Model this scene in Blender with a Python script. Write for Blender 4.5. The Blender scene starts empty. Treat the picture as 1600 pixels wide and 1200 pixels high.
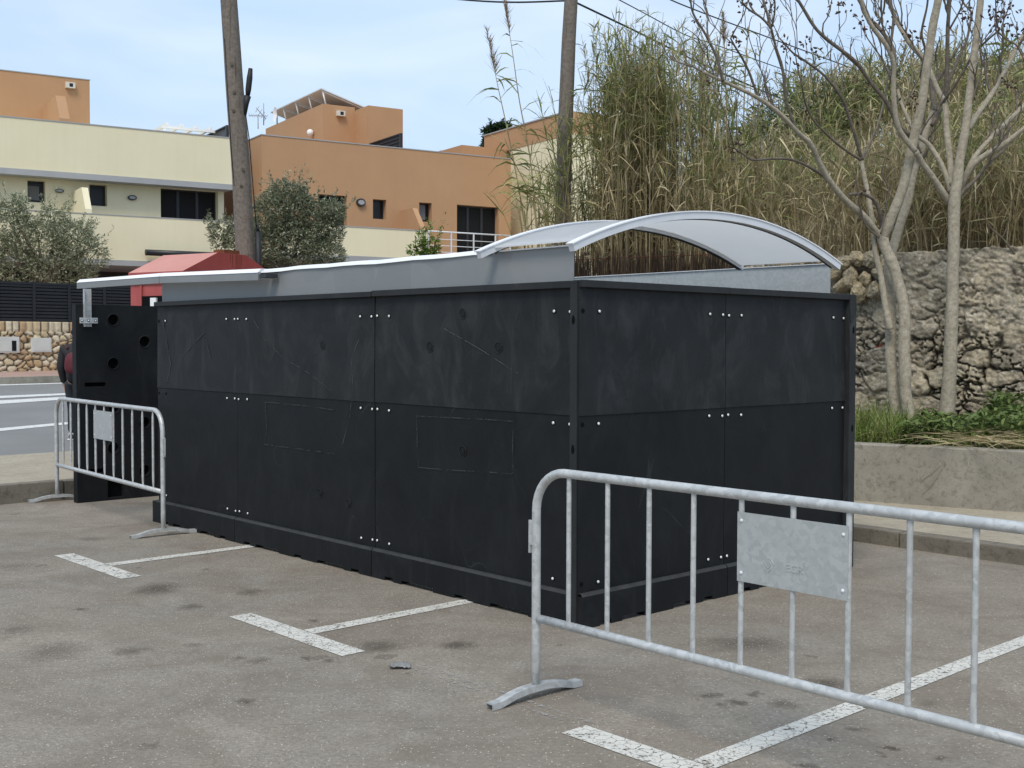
import bpy, bmesh, math, random
import numpy as np
from mathutils import Vector, Matrix, noise as mnoise
R_ = math.radians
SC = bpy.context.scene
COL = SC.collection

# ------------------------------------------------------------------ camera
F, CAMH, PITCH, ROLL = 1839.0, 1.722, 0.0358, 0.0027
cam_d = bpy.data.cameras.new("camera"); cam = bpy.data.objects.new("camera", cam_d); COL.objects.link(cam)
cam_d.sensor_width = 36.0; cam_d.lens = 36.0 * F / 1600.0
cam_d.clip_start = 0.05; cam_d.clip_end = 3000.0
CM = Matrix.Rotation(math.pi / 2 - PITCH, 4, 'X') @ Matrix.Rotation(ROLL, 4, 'Z')
cam.matrix_world = Matrix.Translation((0, 0, CAMH)) @ CM
SC.camera = cam
SC.render.resolution_x = 1024; SC.render.resolution_y = 768

# ------------------------------------------------------------------ world, sun, exposure
SUN_EL, SUN_AZ = R_(54), R_(-168)      # azimuth from +Y (view direction) clockwise: behind and to the left
w = bpy.data.worlds.new("World"); SC.world = w; w.use_nodes = True
nt = w.node_tree; nt.nodes.clear()
wo = nt.nodes.new('ShaderNodeOutputWorld'); bg = nt.nodes.new('ShaderNodeBackground')
sky = nt.nodes.new('ShaderNodeTexSky'); sky.sky_type = 'NISHITA'; sky.sun_disc = False
sky.sun_elevation = SUN_EL; sky.sun_rotation = SUN_AZ; sky.air_density = 1.0; sky.dust_density = 1.5; sky.ozone_density = 1.0
tc = nt.nodes.new('ShaderNodeTexCoord')
mp = nt.nodes.new('ShaderNodeMapping'); mp.inputs['Scale'].default_value = (1.0, 1.0, 2.6)
nz = nt.nodes.new('ShaderNodeTexNoise'); nz.inputs['Scale'].default_value = 1.6; nz.inputs['Detail'].default_value = 3.0; nz.inputs['Roughness'].default_value = 0.5
nt.links.new(tc.outputs['Generated'], mp.inputs['Vector']); nt.links.new(mp.outputs['Vector'], nz.inputs['Vector'])
cr = nt.nodes.new('ShaderNodeValToRGB')
cr.color_ramp.elements[0].position = 0.36; cr.color_ramp.elements[0].color = (0.55, 0.55, 0.55, 1)
cr.color_ramp.elements[1].position = 0.66; cr.color_ramp.elements[1].color = (0.97, 0.97, 0.97, 1)
nt.links.new(nz.outputs[0], cr.inputs['Fac'])
mx = nt.nodes.new('ShaderNodeMix'); mx.data_type = 'RGBA'
nt.links.new(cr.outputs['Color'], mx.inputs[0]); nt.links.new(sky.outputs['Color'], mx.inputs[6])
nz2 = nt.nodes.new('ShaderNodeTexNoise'); nz2.inputs['Scale'].default_value = 2.6; nz2.inputs['Detail'].default_value = 4.0; nz2.inputs['Roughness'].default_value = 0.55; nz2.inputs['Distortion'].default_value = 0.6
nt.links.new(mp.outputs['Vector'], nz2.inputs['Vector'])
cr2 = nt.nodes.new('ShaderNodeValToRGB'); cr2.color_ramp.elements[0].position = 0.38; cr2.color_ramp.elements[1].position = 0.66
cr2.color_ramp.elements[0].color = (0.375, 0.51, 0.69, 1); cr2.color_ramp.elements[1].color = (0.53, 0.625, 0.75, 1)
nt.links.new(nz2.outputs[0], cr2.inputs['Fac'])
vm = nt.nodes.new('ShaderNodeVectorMath'); vm.operation = 'SCALE'; vm.inputs['Scale'].default_value = 10.0
nt.links.new(cr2.outputs['Color'], vm.inputs[0]); nt.links.new(vm.outputs[0], mx.inputs[7])     # thin high cloud veil, same units as the sky
nt.links.new(mx.outputs[2], bg.inputs['Color']); bg.inputs['Strength'].default_value = 0.088
nt.links.new(bg.outputs[0], wo.inputs['Surface'])
sd = bpy.data.lights.new("sun", 'SUN'); sd.energy = 1.35; sd.angle = R_(22); sd.color = (1.0, 0.93, 0.82)
so = bpy.data.objects.new("sun", sd); COL.objects.link(so)
sv = Vector((math.sin(SUN_AZ) * math.cos(SUN_EL), math.cos(SUN_AZ) * math.cos(SUN_EL), math.sin(SUN_EL)))
so.rotation_euler = (-sv).to_track_quat('-Z', 'Y').to_euler(); so.location = sv * 60
vs = SC.view_settings
vs.view_transform = 'Standard'; vs.look = 'None'; vs.exposure = 0.78; vs.gamma = 1.0; vs.use_curve_mapping = False

# ------------------------------------------------------------------ measuring helpers (world points from the survey of the photograph)
def ray(px, py):
    return (CM.to_3x3() @ Vector(((px - 800) / F, -(py - 600) / F, -1)))
def at(px, py, Y):
    d = ray(px, py); return d * (Y / d.y) + Vector((0, 0, CAMH))
def gp(px, py, z=0.0):
    d = ray(px, py); return d * ((z - CAMH) / d.z) + Vector((0, 0, CAMH))
AZ = 0.741
EC = Vector((0.418, 6.979, 0)); ER = Vector((math.cos(AZ), math.sin(AZ), 0)); EL = Vector((-math.sin(AZ), math.cos(AZ), 0))
def eloc(P):
    d = P - EC; return Vector((d.dot(ER), d.dot(EL), P.z))
def ew(x, y, z=0.0):
    return EC + ER * x + EL * y + Vector((0, 0, z))
def epl(px, py, axis, val):
    n = ER if axis == 'x' else EL
    d = ray(px, py); o = Vector((0, 0, CAMH))
    return eloc(o + d * ((val - (o - EC).dot(n)) / d.dot(n)))

# ------------------------------------------------------------------ material helpers
def newmat(name):
    m = bpy.data.materials.new(name); m.use_nodes = True
    t = m.node_tree; p = t.nodes['Principled BSDF']; return m, t, p
def nd(t, kind, **kw):
    n = t.nodes.new(kind)
    for k, v in kw.items(): setattr(n, k, v)
    return n
def noise_n(t, vec, scale, detail=4, rough=0.55, dist=0.0):
    n = nd(t, 'ShaderNodeTexNoise'); n.inputs['Scale'].default_value = scale; n.inputs['Detail'].default_value = detail
    n.inputs['Roughness'].default_value = rough; n.inputs['Distortion'].default_value = dist
    if vec is not None: t.links.new(vec, n.inputs['Vector'])
    return n.outputs[0]
def ramp(t, fac, stops):
    r = nd(t, 'ShaderNodeValToRGB'); e = r.color_ramp.elements
    while len(e) < len(stops): e.new(0.5)
    for i, (p, c) in enumerate(stops):
        e[i].position = p; e[i].color = (c[0], c[1], c[2], 1) if hasattr(c, '__len__') else (c, c, c, 1)
    t.links.new(fac, r.inputs['Fac']); return r.outputs['Color']
def mixc(t, fac, a, b, mode='MIX'):
    m = nd(t, 'ShaderNodeMix', data_type='RGBA', blend_type=mode)
    for i, v in ((0, fac), (6, a), (7, b)):
        if hasattr(v, 'default_value'): t.links.new(v, m.inputs[i])
        elif i == 0: m.inputs[0].default_value = v
        else: m.inputs[i].default_value = (v[0], v[1], v[2], 1)
    return m.outputs[2]
def math_n(t, op, a, b=None, clamp=False):
    m = nd(t, 'ShaderNodeMath', operation=op, use_clamp=clamp)
    for i, v in enumerate((a, b)):
        if v is None: continue
        if hasattr(v, 'default_value'): t.links.new(v, m.inputs[i])
        else: m.inputs[i].default_value = v
    return m.outputs[0]
def coords(t, kind='Object', scale=(1, 1, 1), loc=(0, 0, 0)):
    c = nd(t, 'ShaderNodeTexCoord'); m = nd(t, 'ShaderNodeMapping')
    m.inputs['Scale'].default_value = scale; m.inputs['Location'].default_value = loc
    t.links.new(c.outputs[kind], m.inputs['Vector']); return m.outputs['Vector']
def wcoords(t, scale=(1, 1, 1)):
    g = nd(t, 'ShaderNodeNewGeometry'); m = nd(t, 'ShaderNodeMapping'); m.inputs['Scale'].default_value = scale
    t.links.new(g.outputs['Position'], m.inputs['Vector']); return m.outputs['Vector']
def bump(t, p, h, strength=0.3, dist=0.01):
    b = nd(t, 'ShaderNodeBump'); b.inputs['Strength'].default_value = strength; b.inputs['Distance'].default_value = dist
    t.links.new(h, b.inputs['Height']); t.links.new(b.outputs['Normal'], p.inputs['Normal'])
def surf(name, c1, c2, scale=3.0, rough=0.6, fine=40.0, bstr=0.15, bdist=0.004, metal=0.0, spec=0.5, stretch=(1, 1, 1), streak=0.0, coord='world'):
    m, t, p = newmat(name)
    v = wcoords(t, stretch) if coord == 'world' else coords(t, 'Object', stretch)
    n1 = noise_n(t, v, scale, 5, 0.6)
    c = ramp(t, n1, [(0.3, c1), (0.7, c2)])
    if streak:
        v2 = wcoords(t, (6, 6, 0.35)); s = noise_n(t, v2, 1.0, 4, 0.6)
        c = mixc(t, math_n(t, 'MULTIPLY', ramp(t, s, [(0.45, 0.0), (0.75, 1.0)]), streak), c, tuple(x * 0.55 for x in c1))
    t.links.new(c, p.inputs['Base Color'])
    p.inputs['Roughness'].default_value = rough; p.inputs['Metallic'].default_value = metal; p.inputs['Specular IOR Level'].default_value = spec
    if bstr:
        bump(t, p, noise_n(t, wcoords(t) if coord == 'world' else coords(t), fine, 3, 0.6), bstr, bdist)
    return m

M = {}
M['cream'] = surf('cream_render', (0.76, 0.685, 0.47), (0.80, 0.73, 0.515), 0.7, 0.9, 25, 0.25, 0.01, streak=0.06)
M['orange'] = surf('orange_render', (0.445, 0.255, 0.135), (0.485, 0.285, 0.152), 0.6, 0.9, 25, 0.25, 0.01, streak=0.06)
M['slab'] = surf('grey_concrete_edge', (0.33, 0.335, 0.34), (0.40, 0.405, 0.41), 1.0, 0.85)
M['dark_metal'] = surf('dark_painted_metal', (0.012, 0.013, 0.016), (0.02, 0.021, 0.024), 3, 0.45, 40, 0.05)
M['glass_dark'] = surf('dark_window_glass', (0.006, 0.007, 0.008), (0.012, 0.013, 0.014), 1.0, 0.3, 3, 0.02, spec=0.35)
M['shutter'] = surf('dark_roller_shutter', (0.006, 0.006, 0.007), (0.010, 0.010, 0.011), 1.0, 0.6, 3, 0.0, spec=0.2)
M['blind'] = surf('grey_blind', (0.16, 0.165, 0.17), (0.2, 0.2, 0.21), 1.0, 0.7)
M['white_metal'] = surf('white_painted_metal', (0.80, 0.81, 0.82), (0.86, 0.86, 0.86), 3, 0.4, 30, 0.03)
M['concrete_far'] = surf('shaded_garage', (0.03, 0.03, 0.03), (0.05, 0.05, 0.048), 1, 0.8)  # shade below the balcony slab is put into this wall colour
M['plastic_white'] = surf('old_white_plastic', (0.62, 0.58, 0.50), (0.7, 0.66, 0.58), 5, 0.5)
M['red'] = surf('red_painted_steel', (0.33, 0.055, 0.05), (0.42, 0.085, 0.075), 1.6, 0.42, 20, 0.05, streak=0.25)
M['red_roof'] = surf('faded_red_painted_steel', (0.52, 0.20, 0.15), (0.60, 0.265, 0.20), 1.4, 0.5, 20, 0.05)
M['rust'] = surf('rust', (0.10, 0.03, 0.012), (0.2, 0.06, 0.02), 20, 0.9)
M['black'] = surf('black_rubber', (0.006, 0.006, 0.007), (0.012, 0.012, 0.013), 10, 0.6)
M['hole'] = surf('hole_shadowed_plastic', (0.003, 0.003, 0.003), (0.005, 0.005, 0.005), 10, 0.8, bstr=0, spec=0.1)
M['paving'] = surf('pink_paving', (0.36, 0.235, 0.19), (0.42, 0.285, 0.23), 2, 0.85)
M['soil'] = surf('soil', (0.07, 0.05, 0.03), (0.13, 0.10, 0.065), 5, 0.95, 30, 0.6, 0.02)

def galv(name, lo, hi, metal=0.55, rough=0.45, spang=26.0):
    m, t, p = newmat(name); v = coords(t, 'Object')
    vo = nd(t, 'ShaderNodeTexVoronoi'); vo.inputs['Scale'].default_value = spang
    dv = nd(t, 'ShaderNodeVectorMath', operation='ADD'); nn = nd(t, 'ShaderNodeTexNoise'); nn.inputs['Scale'].default_value = spang * 0.7; nn.inputs['Detail'].default_value = 3
    t.links.new(v, nn.inputs['Vector']); sc_ = nd(t, 'ShaderNodeVectorMath', operation='SCALE'); sc_.inputs['Scale'].default_value = 0.05
    t.links.new(nn.outputs['Color'], sc_.inputs[0]); t.links.new(v, dv.inputs[0]); t.links.new(sc_.outputs[0], dv.inputs[1]); t.links.new(dv.outputs[0], vo.inputs['Vector'])
    sp = nd(t, 'ShaderNodeSeparateColor'); t.links.new(vo.outputs['Color'], sp.inputs[0])
    n1 = noise_n(t, v, 9, 4, 0.6)
    f = math_n(t, 'ADD', math_n(t, 'MULTIPLY', sp.outputs[0], 0.5), math_n(t, 'MULTIPLY', n1, 0.5))
    t.links.new(ramp(t, f, [(0.25, lo), (0.75, hi)]), p.inputs['Base Color'])
    t.links.new(ramp(t, f, [(0.2, rough - 0.08), (0.8, rough + 0.1)]), p.inputs['Roughness'])
    p.inputs['Metallic'].default_value = metal
    bump(t, p, n1, 0.08, 0.003); return m
M['galv'] = galv('galvanised_tube', (0.43, 0.44, 0.43), (0.56, 0.57, 0.56), 0.3, 0.45, 40)
M['galv_sheet'] = galv('galvanised_sheet', (0.39, 0.415, 0.41), (0.47, 0.49, 0.485), 0.3, 0.5, 48)
M['fascia'] = galv('fascia_sheet', (0.215, 0.225, 0.225), (0.25, 0.26, 0.26), 0.15, 0.5, 3)
M['white_alu'] = surf('white_aluminium', (0.62, 0.64, 0.66), (0.72, 0.74, 0.76), 6, 0.35, 30, 0.03)
M['bolt'] = surf('bolt_steel', (0.72, 0.72, 0.70), (0.85, 0.85, 0.83), 30, 0.35, metal=0.2)
M['bracket_rim_shade'] = surf('dark_bracket_and_rim_shade', (0.02, 0.025, 0.03), (0.03, 0.035, 0.04), 20, 0.6)  # bracket colour, also the painted shade under the canopy rims

def poly_mat():
    m, t, p = newmat('polycarbonate_sheet'); v = coords(t, 'Object', (1, 1, 1))
    n1 = noise_n(t, v, 3, 4, 0.6)
    t.links.new(ramp(t, n1, [(0.3, (0.76, 0.77, 0.77)), (0.7, (0.84, 0.85, 0.85))]), p.inputs['Base Color'])
    p.inputs['Roughness'].default_value = 0.3
    tr = nd(t, 'ShaderNodeBsdfTranslucent'); tr.inputs['Color'].default_value = (0.94, 0.94, 0.93, 1)
    ms = nd(t, 'ShaderNodeMixShader'); ms.inputs[0].default_value = 0.62
    o = t.nodes['Material Output']; t.links.new(p.outputs[0], ms.inputs[1]); t.links.new(tr.outputs[0], ms.inputs[2]); t.links.new(ms.outputs[0], o.inputs['Surface'])
    return m
M['poly'] = poly_mat()

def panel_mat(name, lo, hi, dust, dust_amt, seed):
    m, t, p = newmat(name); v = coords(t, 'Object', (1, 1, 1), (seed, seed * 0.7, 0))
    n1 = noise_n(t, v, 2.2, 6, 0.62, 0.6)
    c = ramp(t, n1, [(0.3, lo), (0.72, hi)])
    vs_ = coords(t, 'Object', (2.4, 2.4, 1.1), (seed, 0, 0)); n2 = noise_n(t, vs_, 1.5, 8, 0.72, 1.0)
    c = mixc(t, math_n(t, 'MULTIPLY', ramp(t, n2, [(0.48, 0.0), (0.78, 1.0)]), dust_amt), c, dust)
    # scuffs: thin contour lines of smooth noise, broken up
    msk = ramp(t, noise_n(t, v, 2.6, 2, 0.5), [(0.50, 0.0), (0.66, 1.0)])
    for k, (sc_, wd, am) in enumerate(((1.1, 0.0022, 0.14), (2.3, 0.0030, 0.08))):
        vv = coords(t, 'Object', (1, 1, 0.6 + k * 0.9), (seed * 3 + k * 5, k * 2.0, seed))
        n3 = noise_n(t, vv, sc_, 1.5, 0.5, 0.5)
        d = math_n(t, 'ABSOLUTE', math_n(t, 'SUBTRACT', n3, 0.52 + 0.04 * k))
        ln = math_n(t, 'SUBTRACT', 1.0, math_n(t, 'DIVIDE', d, wd), True)
        c = mixc(t, math_n(t, 'MULTIPLY', math_n(t, 'MULTIPLY', ln, msk), am), c, (0.16, 0.165, 0.17))
    t.links.new(c, p.inputs['Base Color'])
    t.links.new(ramp(t, n2, [(0.3, 0.5), (0.7, 0.72)]), p.inputs['Roughness'])
    p.inputs['Specular IOR Level'].default_value = 0.24
    n4 = noise_n(t, coords(t, 'Object'), 60, 4, 0.6)
    n5 = noise_n(t, v, 1.3, 2, 0.5)
    bump(t, p, math_n(t, 'ADD', math_n(t, 'MULTIPLY', n4, 0.05), n5), 0.25, 0.02)
    return m
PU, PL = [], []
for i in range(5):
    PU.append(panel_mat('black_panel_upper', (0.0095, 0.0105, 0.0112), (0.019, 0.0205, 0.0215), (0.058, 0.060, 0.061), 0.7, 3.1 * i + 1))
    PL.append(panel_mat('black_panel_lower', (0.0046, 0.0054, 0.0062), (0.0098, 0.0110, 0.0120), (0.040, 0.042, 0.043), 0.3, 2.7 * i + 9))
M['plinth'] = panel_mat('black_plinth', (0.005, 0.006, 0.007), (0.009, 0.0105, 0.0115), (0.065, 0.066, 0.066), 0.25, 40)
M['cap'] = panel_mat('black_cap', (0.017, 0.019, 0.0198), (0.029, 0.031, 0.032), (0.07, 0.071, 0.071), 0.35, 50)  # albedo raised so the cap strip looks as if it catches light
M['ledge'] = surf('dusty_highlight_ledge', (0.018, 0.019, 0.0195), (0.038, 0.039, 0.038), 9, 0.8)  # dust, plus an edge highlight painted into the ledge colour
def faded_mat(name, col, thr, scale=30):
    m, t, p = newmat(name); n = noise_n(t, wcoords(t), scale, 4, 0.7)
    p.inputs['Base Color'].default_value = (*col, 1); p.inputs['Roughness'].default_value = 0.8
    t.links.new(ramp(t, n, [(thr, 0.0), (thr + 0.14, 0.85)]), p.inputs['Alpha']); return m
M['residue'] = faded_mat('label_residue', (0.034, 0.036, 0.037), 0.40, 9)
M['scratch'] = faded_mat('scratch_mark', (0.10, 0.102, 0.10), 0.42, 10)
M['worn_line'] = faded_mat('worn_road_paint', (0.40, 0.39, 0.38), 0.50, 45)

def bark_mat(name, lo, hi, dark, ring):
    m, t, p = newmat(name); v = wcoords(t)
    n1 = noise_n(t, v, 22, 6, 0.75); c = ramp(t, n1, [(0.36, lo), (0.64, hi)])
    n2 = noise_n(t, wcoords(t, ring), 1.0, 5, 0.75)
    c = mixc(t, ramp(t, n2, [(0.56, 0.0), (0.70, 0.75)]), c, dark)
    t.links.new(c, p.inputs['Base Color']); p.inputs['Roughness'].default_value = 0.9
    bump(t, p, math_n(t, 'ADD', n2, n1), 0.5, 0.012); return m
M['bark'] = bark_mat('pale_bark', (0.27, 0.235, 0.17), (0.46, 0.41, 0.315), (0.10, 0.083, 0.06), (26, 26, 55))
M['twig'] = bark_mat('dark_twig_bark', (0.10, 0.082, 0.064), (0.20, 0.165, 0.13), (0.035, 0.028, 0.022), (30, 30, 60))
M['pod'] = surf('dry_seed_pods', (0.045, 0.025, 0.018), (0.085, 0.045, 0.03), 20, 0.9)
M['polewood'] = bark_mat('weathered_pole_wood', (0.12, 0.10, 0.082), (0.21, 0.18, 0.15), (0.05, 0.04, 0.032), (22, 22, 0.8))
M['oliv_bark'] = bark_mat('olive_bark', (0.10, 0.085, 0.06), (0.16, 0.135, 0.10), (0.04, 0.034, 0.026), (20, 20, 5))

def vcol_mat(name, rough=0.7, trans=0.3, var=0.25, scale=6, bstr=0.0, fine=60, bdist=0.01, spec=0.3):
    m, t, p = newmat(name)
    a = nd(t, 'ShaderNodeAttribute', attribute_name='col')
    n = noise_n(t, wcoords(t), scale, 5, 0.65)
    c = mixc(t, 1.0, a.outputs['Color'], ramp(t, n, [(0.25, 1 - var), (0.75, 1 + var)]), 'MULTIPLY')
    t.links.new(c, p.inputs['Base Color']); p.inputs['Roughness'].default_value = rough; p.inputs['Specular IOR Level'].default_value = spec
    if trans:
        tr = nd(t, 'ShaderNodeBsdfTranslucent'); t.links.new(c, tr.inputs['Color'])
        ms = nd(t, 'ShaderNodeMixShader'); ms.inputs[0].default_value = trans
        o = t.nodes['Material Output']; t.links.new(p.outputs[0], ms.inputs[1]); t.links.new(tr.outputs[0], ms.inputs[2]); t.links.new(ms.outputs[0], o.inputs['Surface'])
    if bstr: bump(t, p, noise_n(t, wcoords(t), fine, 6, 0.7), bstr, bdist)
    return m
M['leaf'] = vcol_mat('leaf_blades', 0.55, 0.3, 0.2)
M['stone'] = vcol_mat('rubble_stone', 0.95, 0.0, 0.45, 38, 1.0, 75, 0.02, 0.2)
M['honey'] = vcol_mat('honey_stone', 0.9, 0.0, 0.15, 14, 0.4, 30, 0.01)

def concrete_mat(name, lo, hi, stain, pit=True):
    m, t, p = newmat(name); v = wcoords(t)
    n1 = noise_n(t, v, 2.5, 6, 0.65); c = ramp(t, n1, [(0.3, lo), (0.7, hi)])
    n2 = noise_n(t, v, 14, 6, 0.75, 0.5); c = mixc(t, ramp(t, n2, [(0.50, 0.0), (0.66, 0.75)]), c, stain)
    n3 = noise_n(t, v, 70, 3, 0.6)
    c = mixc(t, ramp(t, n3, [(0.62, 0.0), (0.70, 0.7)]), c, tuple(x * 0.4 for x in lo))
    t.links.new(c, p.inputs['Base Color']); p.inputs['Roughness'].default_value = 0.92
    bump(t, p, math_n(t, 'SUBTRACT', n1, ramp(t, n3, [(0.55, 0.0), (0.7, 1.0)])), 0.35, 0.008); return m
M['planter'] = concrete_mat('old_concrete', (0.24, 0.22, 0.18), (0.34, 0.315, 0.26), (0.15, 0.135, 0.105))
M['walk'] = concrete_mat('pavement_concrete', (0.33, 0.285, 0.21), (0.42, 0.37, 0.28), (0.24, 0.21, 0.155))
M['kerb'] = concrete_mat('kerb_stone', (0.15, 0.13, 0.10), (0.22, 0.195, 0.155), (0.08, 0.07, 0.055))

# stains measured on the asphalt: px, py, width px, height px, strength
STAINS = [(245, 920, 60, 17, .8), (300, 948, 38, 9, .7), (85, 1018, 80, 25, .55), (205, 1017, 50, 13, .7), (590, 1010, 62, 16, .7), (715, 1008, 52, 13, .85),
          (385, 1097, 26, 9, .8), (372, 1028, 20, 6, .6), (405, 1033, 30, 9, .6), (478, 1029, 22, 8, .8), (515, 1032, 18, 6, .7), (640, 1052, 16, 5, .5), (390, 925, 34, 9, .6), (490, 970, 16, 5, .7),
          (1165, 1006, 130, 22, .6), (1292, 1068, 66, 17, .85), (1110, 1088, 24, 9, .8), (1150, 1098, 30, 10, .8), (1183, 1085, 20, 7, .7), (1225, 1100, 44, 13, .6), (1128, 1103, 18, 6, .6),
          (1303, 1156, 15, 5, .8), (1392, 1169, 24, 6, .9), (1380, 1181, 18, 5, .8), (1468, 1185, 24, 6, .8), (1260, 1195, 40, 9, .7), (1335, 1140, 30, 7, .6), (25, 985, 50, 14, .5), (140, 842, 50, 6, .5), (20, 885, 60, 10, .4), (230, 1165, 30, 8, .5), (1450, 1100, 40, 9, .4), (660, 1140, 40, 10, .3), (130, 952, 16, 5, .7), (300, 1008, 26, 6, .5)]
def asphalt_mat():
    m, t, p = newmat('worn_asphalt'); v = wcoords(t)
    n1 = noise_n(t, v, 0.55, 5, 0.6); n2 = noise_n(t, v, 3.2, 5, 0.65); n3 = noise_n(t, v, 45, 4, 0.7)
    c = ramp(t, n1, [(0.30, (0.290, 0.272, 0.235)), (0.50, (0.325, 0.288, 0.236)), (0.70, (0.350, 0.302, 0.240))])
    c = mixc(t, ramp(t, n2, [(0.35, 0.0), (0.75, 0.45)]), c, (0.19, 0.165, 0.13))
    c = mixc(t, ramp(t, n3, [(0.40, 0.0), (0.75, 0.75)]), c, (0.125, 0.11, 0.09))
    n6 = noise_n(t, v, 1.4, 6, 0.7, 0.8); c = mixc(t, ramp(t, n6, [(0.40, 0.0), (0.68, 0.8)]), c, (0.178, 0.145, 0.112))
    n7 = noise_n(t, v, 10, 4, 0.7); c = mixc(t, ramp(t, n7, [(0.5, 0.0), (0.8, 0.45)]), c, (0.15, 0.13, 0.10))
    # stains
    dn = nd(t, 'ShaderNodeTexNoise'); dn.inputs['Scale'].default_value = 11; dn.inputs['Detail'].default_value = 7; dn.inputs['Roughness'].default_value = 0.7; t.links.new(v, dn.inputs['Vector'])
    dm = nd(t, 'ShaderNodeVectorMath', operation='MULTIPLY_ADD'); t.links.new(dn.outputs['Color'], dm.inputs[0]); dm.inputs[1].default_value = (0.20, 0.20, 0); 
    t.links.new(v, dm.inputs[2]); acc = None
    for px, py, wpx, hpx, st in STAINS:
        P = gp(px, py); rx = 0.6 * wpx * P.y / F; ry = 0.6 * (gp(px, py - hpx / 2).y - gp(px, py + hpx / 2).y)
        s = nd(t, 'ShaderNodeVectorMath', operation='SUBTRACT'); t.links.new(dm.outputs[0], s.inputs[0]); s.inputs[1].default_value = (P.x + 0.10, P.y + 0.10, 0)
        q = nd(t, 'ShaderNodeVectorMath', operation='MULTIPLY'); t.links.new(s.outputs[0], q.inputs[0]); q.inputs[1].default_value = (1 / rx, 1 / ry, 0)
        l = nd(t, 'ShaderNodeVectorMath', operation='LENGTH'); t.links.new(q.outputs[0], l.inputs[0])
        mr = nd(t, 'ShaderNodeMapRange'); mr.inputs[1].default_value = 0.3; mr.inputs[2].default_value = 1.25; mr.inputs[3].default_value = st; mr.inputs[4].default_value = 0.0
        t.links.new(l.outputs['Value'], mr.inputs[0])
        acc = mr.outputs[0] if acc is None else math_n(t, 'MAXIMUM', acc, mr.outputs[0])
    # scattered random little drips
    vo = nd(t, 'ShaderNodeTexVoronoi'); vo.inputs['Scale'].default_value = 2.3; t.links.new(dm.outputs[0], vo.inputs['Vector'])
    sp = nd(t, 'ShaderNodeSeparateColor'); t.links.new(vo.outputs['Color'], sp.inputs[0])
    drip = math_n(t, 'MULTIPLY', math_n(t, 'LESS_THAN', vo.outputs['Distance'], math_n(t, 'MULTIPLY', sp.outputs[1], 0.16)), math_n(t, 'GREATER_THAN', sp.outputs[0], 0.62))
    acc = math_n(t, 'MAXIMUM', acc, math_n(t, 'MULTIPLY', drip, 0.45))
    c = mixc(t, math_n(t, 'MULTIPLY', acc, math_n(t, 'ADD', 0.45, n3)), c, (0.075, 0.06, 0.045))
    # pale aggregate chips
    v2 = nd(t, 'ShaderNodeTexVoronoi'); v2.inputs['Scale'].default_value = 95; t.links.new(v, v2.inputs['Vector'])
    s2 = nd(t, 'ShaderNodeSeparateColor'); t.links.new(v2.outputs['Color'], s2.inputs[0])
    chip = math_n(t, 'MULTIPLY', math_n(t, 'GREATER_THAN', s2.outputs[0], math_n(t, 'SUBTRACT', 1.06, math_n(t, 'MULTIPLY', n2, 0.26))), math_n(t, 'LESS_THAN', v2.outputs['Distance'], math_n(t, 'MULTIPLY', n3, 0.8)))
    c = mixc(t, math_n(t, 'MULTIPLY', chip, 0.7), c, mixc(t, s2.outputs[1], (0.40, 0.36, 0.29), (0.66, 0.61, 0.51)))
    t.links.new(c, p.inputs['Base Color']); p.inputs['Roughness'].default_value = 0.9; p.inputs['Specular IOR Level'].default_value = 0.3
    v3 = nd(t, 'ShaderNodeTexVoronoi'); v3.inputs['Scale'].default_value = 110; t.links.new(v, v3.inputs['Vector'])
    bump(t, p, math_n(t, 'SUBTRACT', n3, v3.outputs['Distance']), 0.55, 0.006); return m
M['asphalt'] = asphalt_mat()
M['road'] = surf('road_asphalt', (0.185, 0.185, 0.18), (0.22, 0.218, 0.21), 0.8, 0.9, 30, 0.4, 0.01)
M['terrain'] = surf('dry_ground', (0.16, 0.135, 0.09), (0.24, 0.21, 0.15), 0.5, 0.95, 8, 0.5, 0.03)

def paint_mat(name, base, thr):
    m, t, p = newmat(name); v = wcoords(t)
    dn = nd(t, 'ShaderNodeTexNoise'); dn.inputs['Scale'].default_value = 18; dn.inputs['Detail'].default_value = 4; t.links.new(v, dn.inputs['Vector'])
    dm = nd(t, 'ShaderNodeVectorMath', operation='MULTIPLY_ADD'); t.links.new(dn.outputs['Color'], dm.inputs[0]); dm.inputs[1].default_value = (0.05, 0.05, 0.05); t.links.new(v, dm.inputs[2])
    vo = nd(t, 'ShaderNodeTexVoronoi', feature='DISTANCE_TO_EDGE'); vo.inputs['Scale'].default_value = 17; t.links.new(dm.outputs[0], vo.inputs['Vector'])
    n1 = noise_n(t, v, 7, 5, 0.7); n2 = noise_n(t, v, 55, 4, 0.75)
    crack = math_n(t, 'MULTIPLY', math_n(t, 'LESS_THAN', vo.outputs['Distance'], math_n(t, 'MULTIPLY', n2, 0.055)), ramp(t, n1, [(0.44, 0.0), (0.56, 0.9)]))
    wear = ramp(t, math_n(t, 'ADD', math_n(t, 'MULTIPLY', n1, 0.45), math_n(t, 'MULTIPLY', n2, 0.55)), [(thr, 0.0), (thr + 0.05, 1.0)])
    a = math_n(t, 'MULTIPLY', math_n(t, 'SUBTRACT', 1.0, crack), wear)
    t.links.new(ramp(t, n1, [(0.3, tuple(x * 0.88 for x in base)), (0.7, base)]), p.inputs['Base Color']); p.inputs['Roughness'].default_value = 0.75
    t.links.new(a, p.inputs['Alpha']); return m
M['paint'] = paint_mat('white_line_paint', (0.64, 0.62, 0.555), 0.415)
M['paint_far'] = paint_mat('white_road_paint', (0.72, 0.72, 0.68), 0.30)

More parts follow.
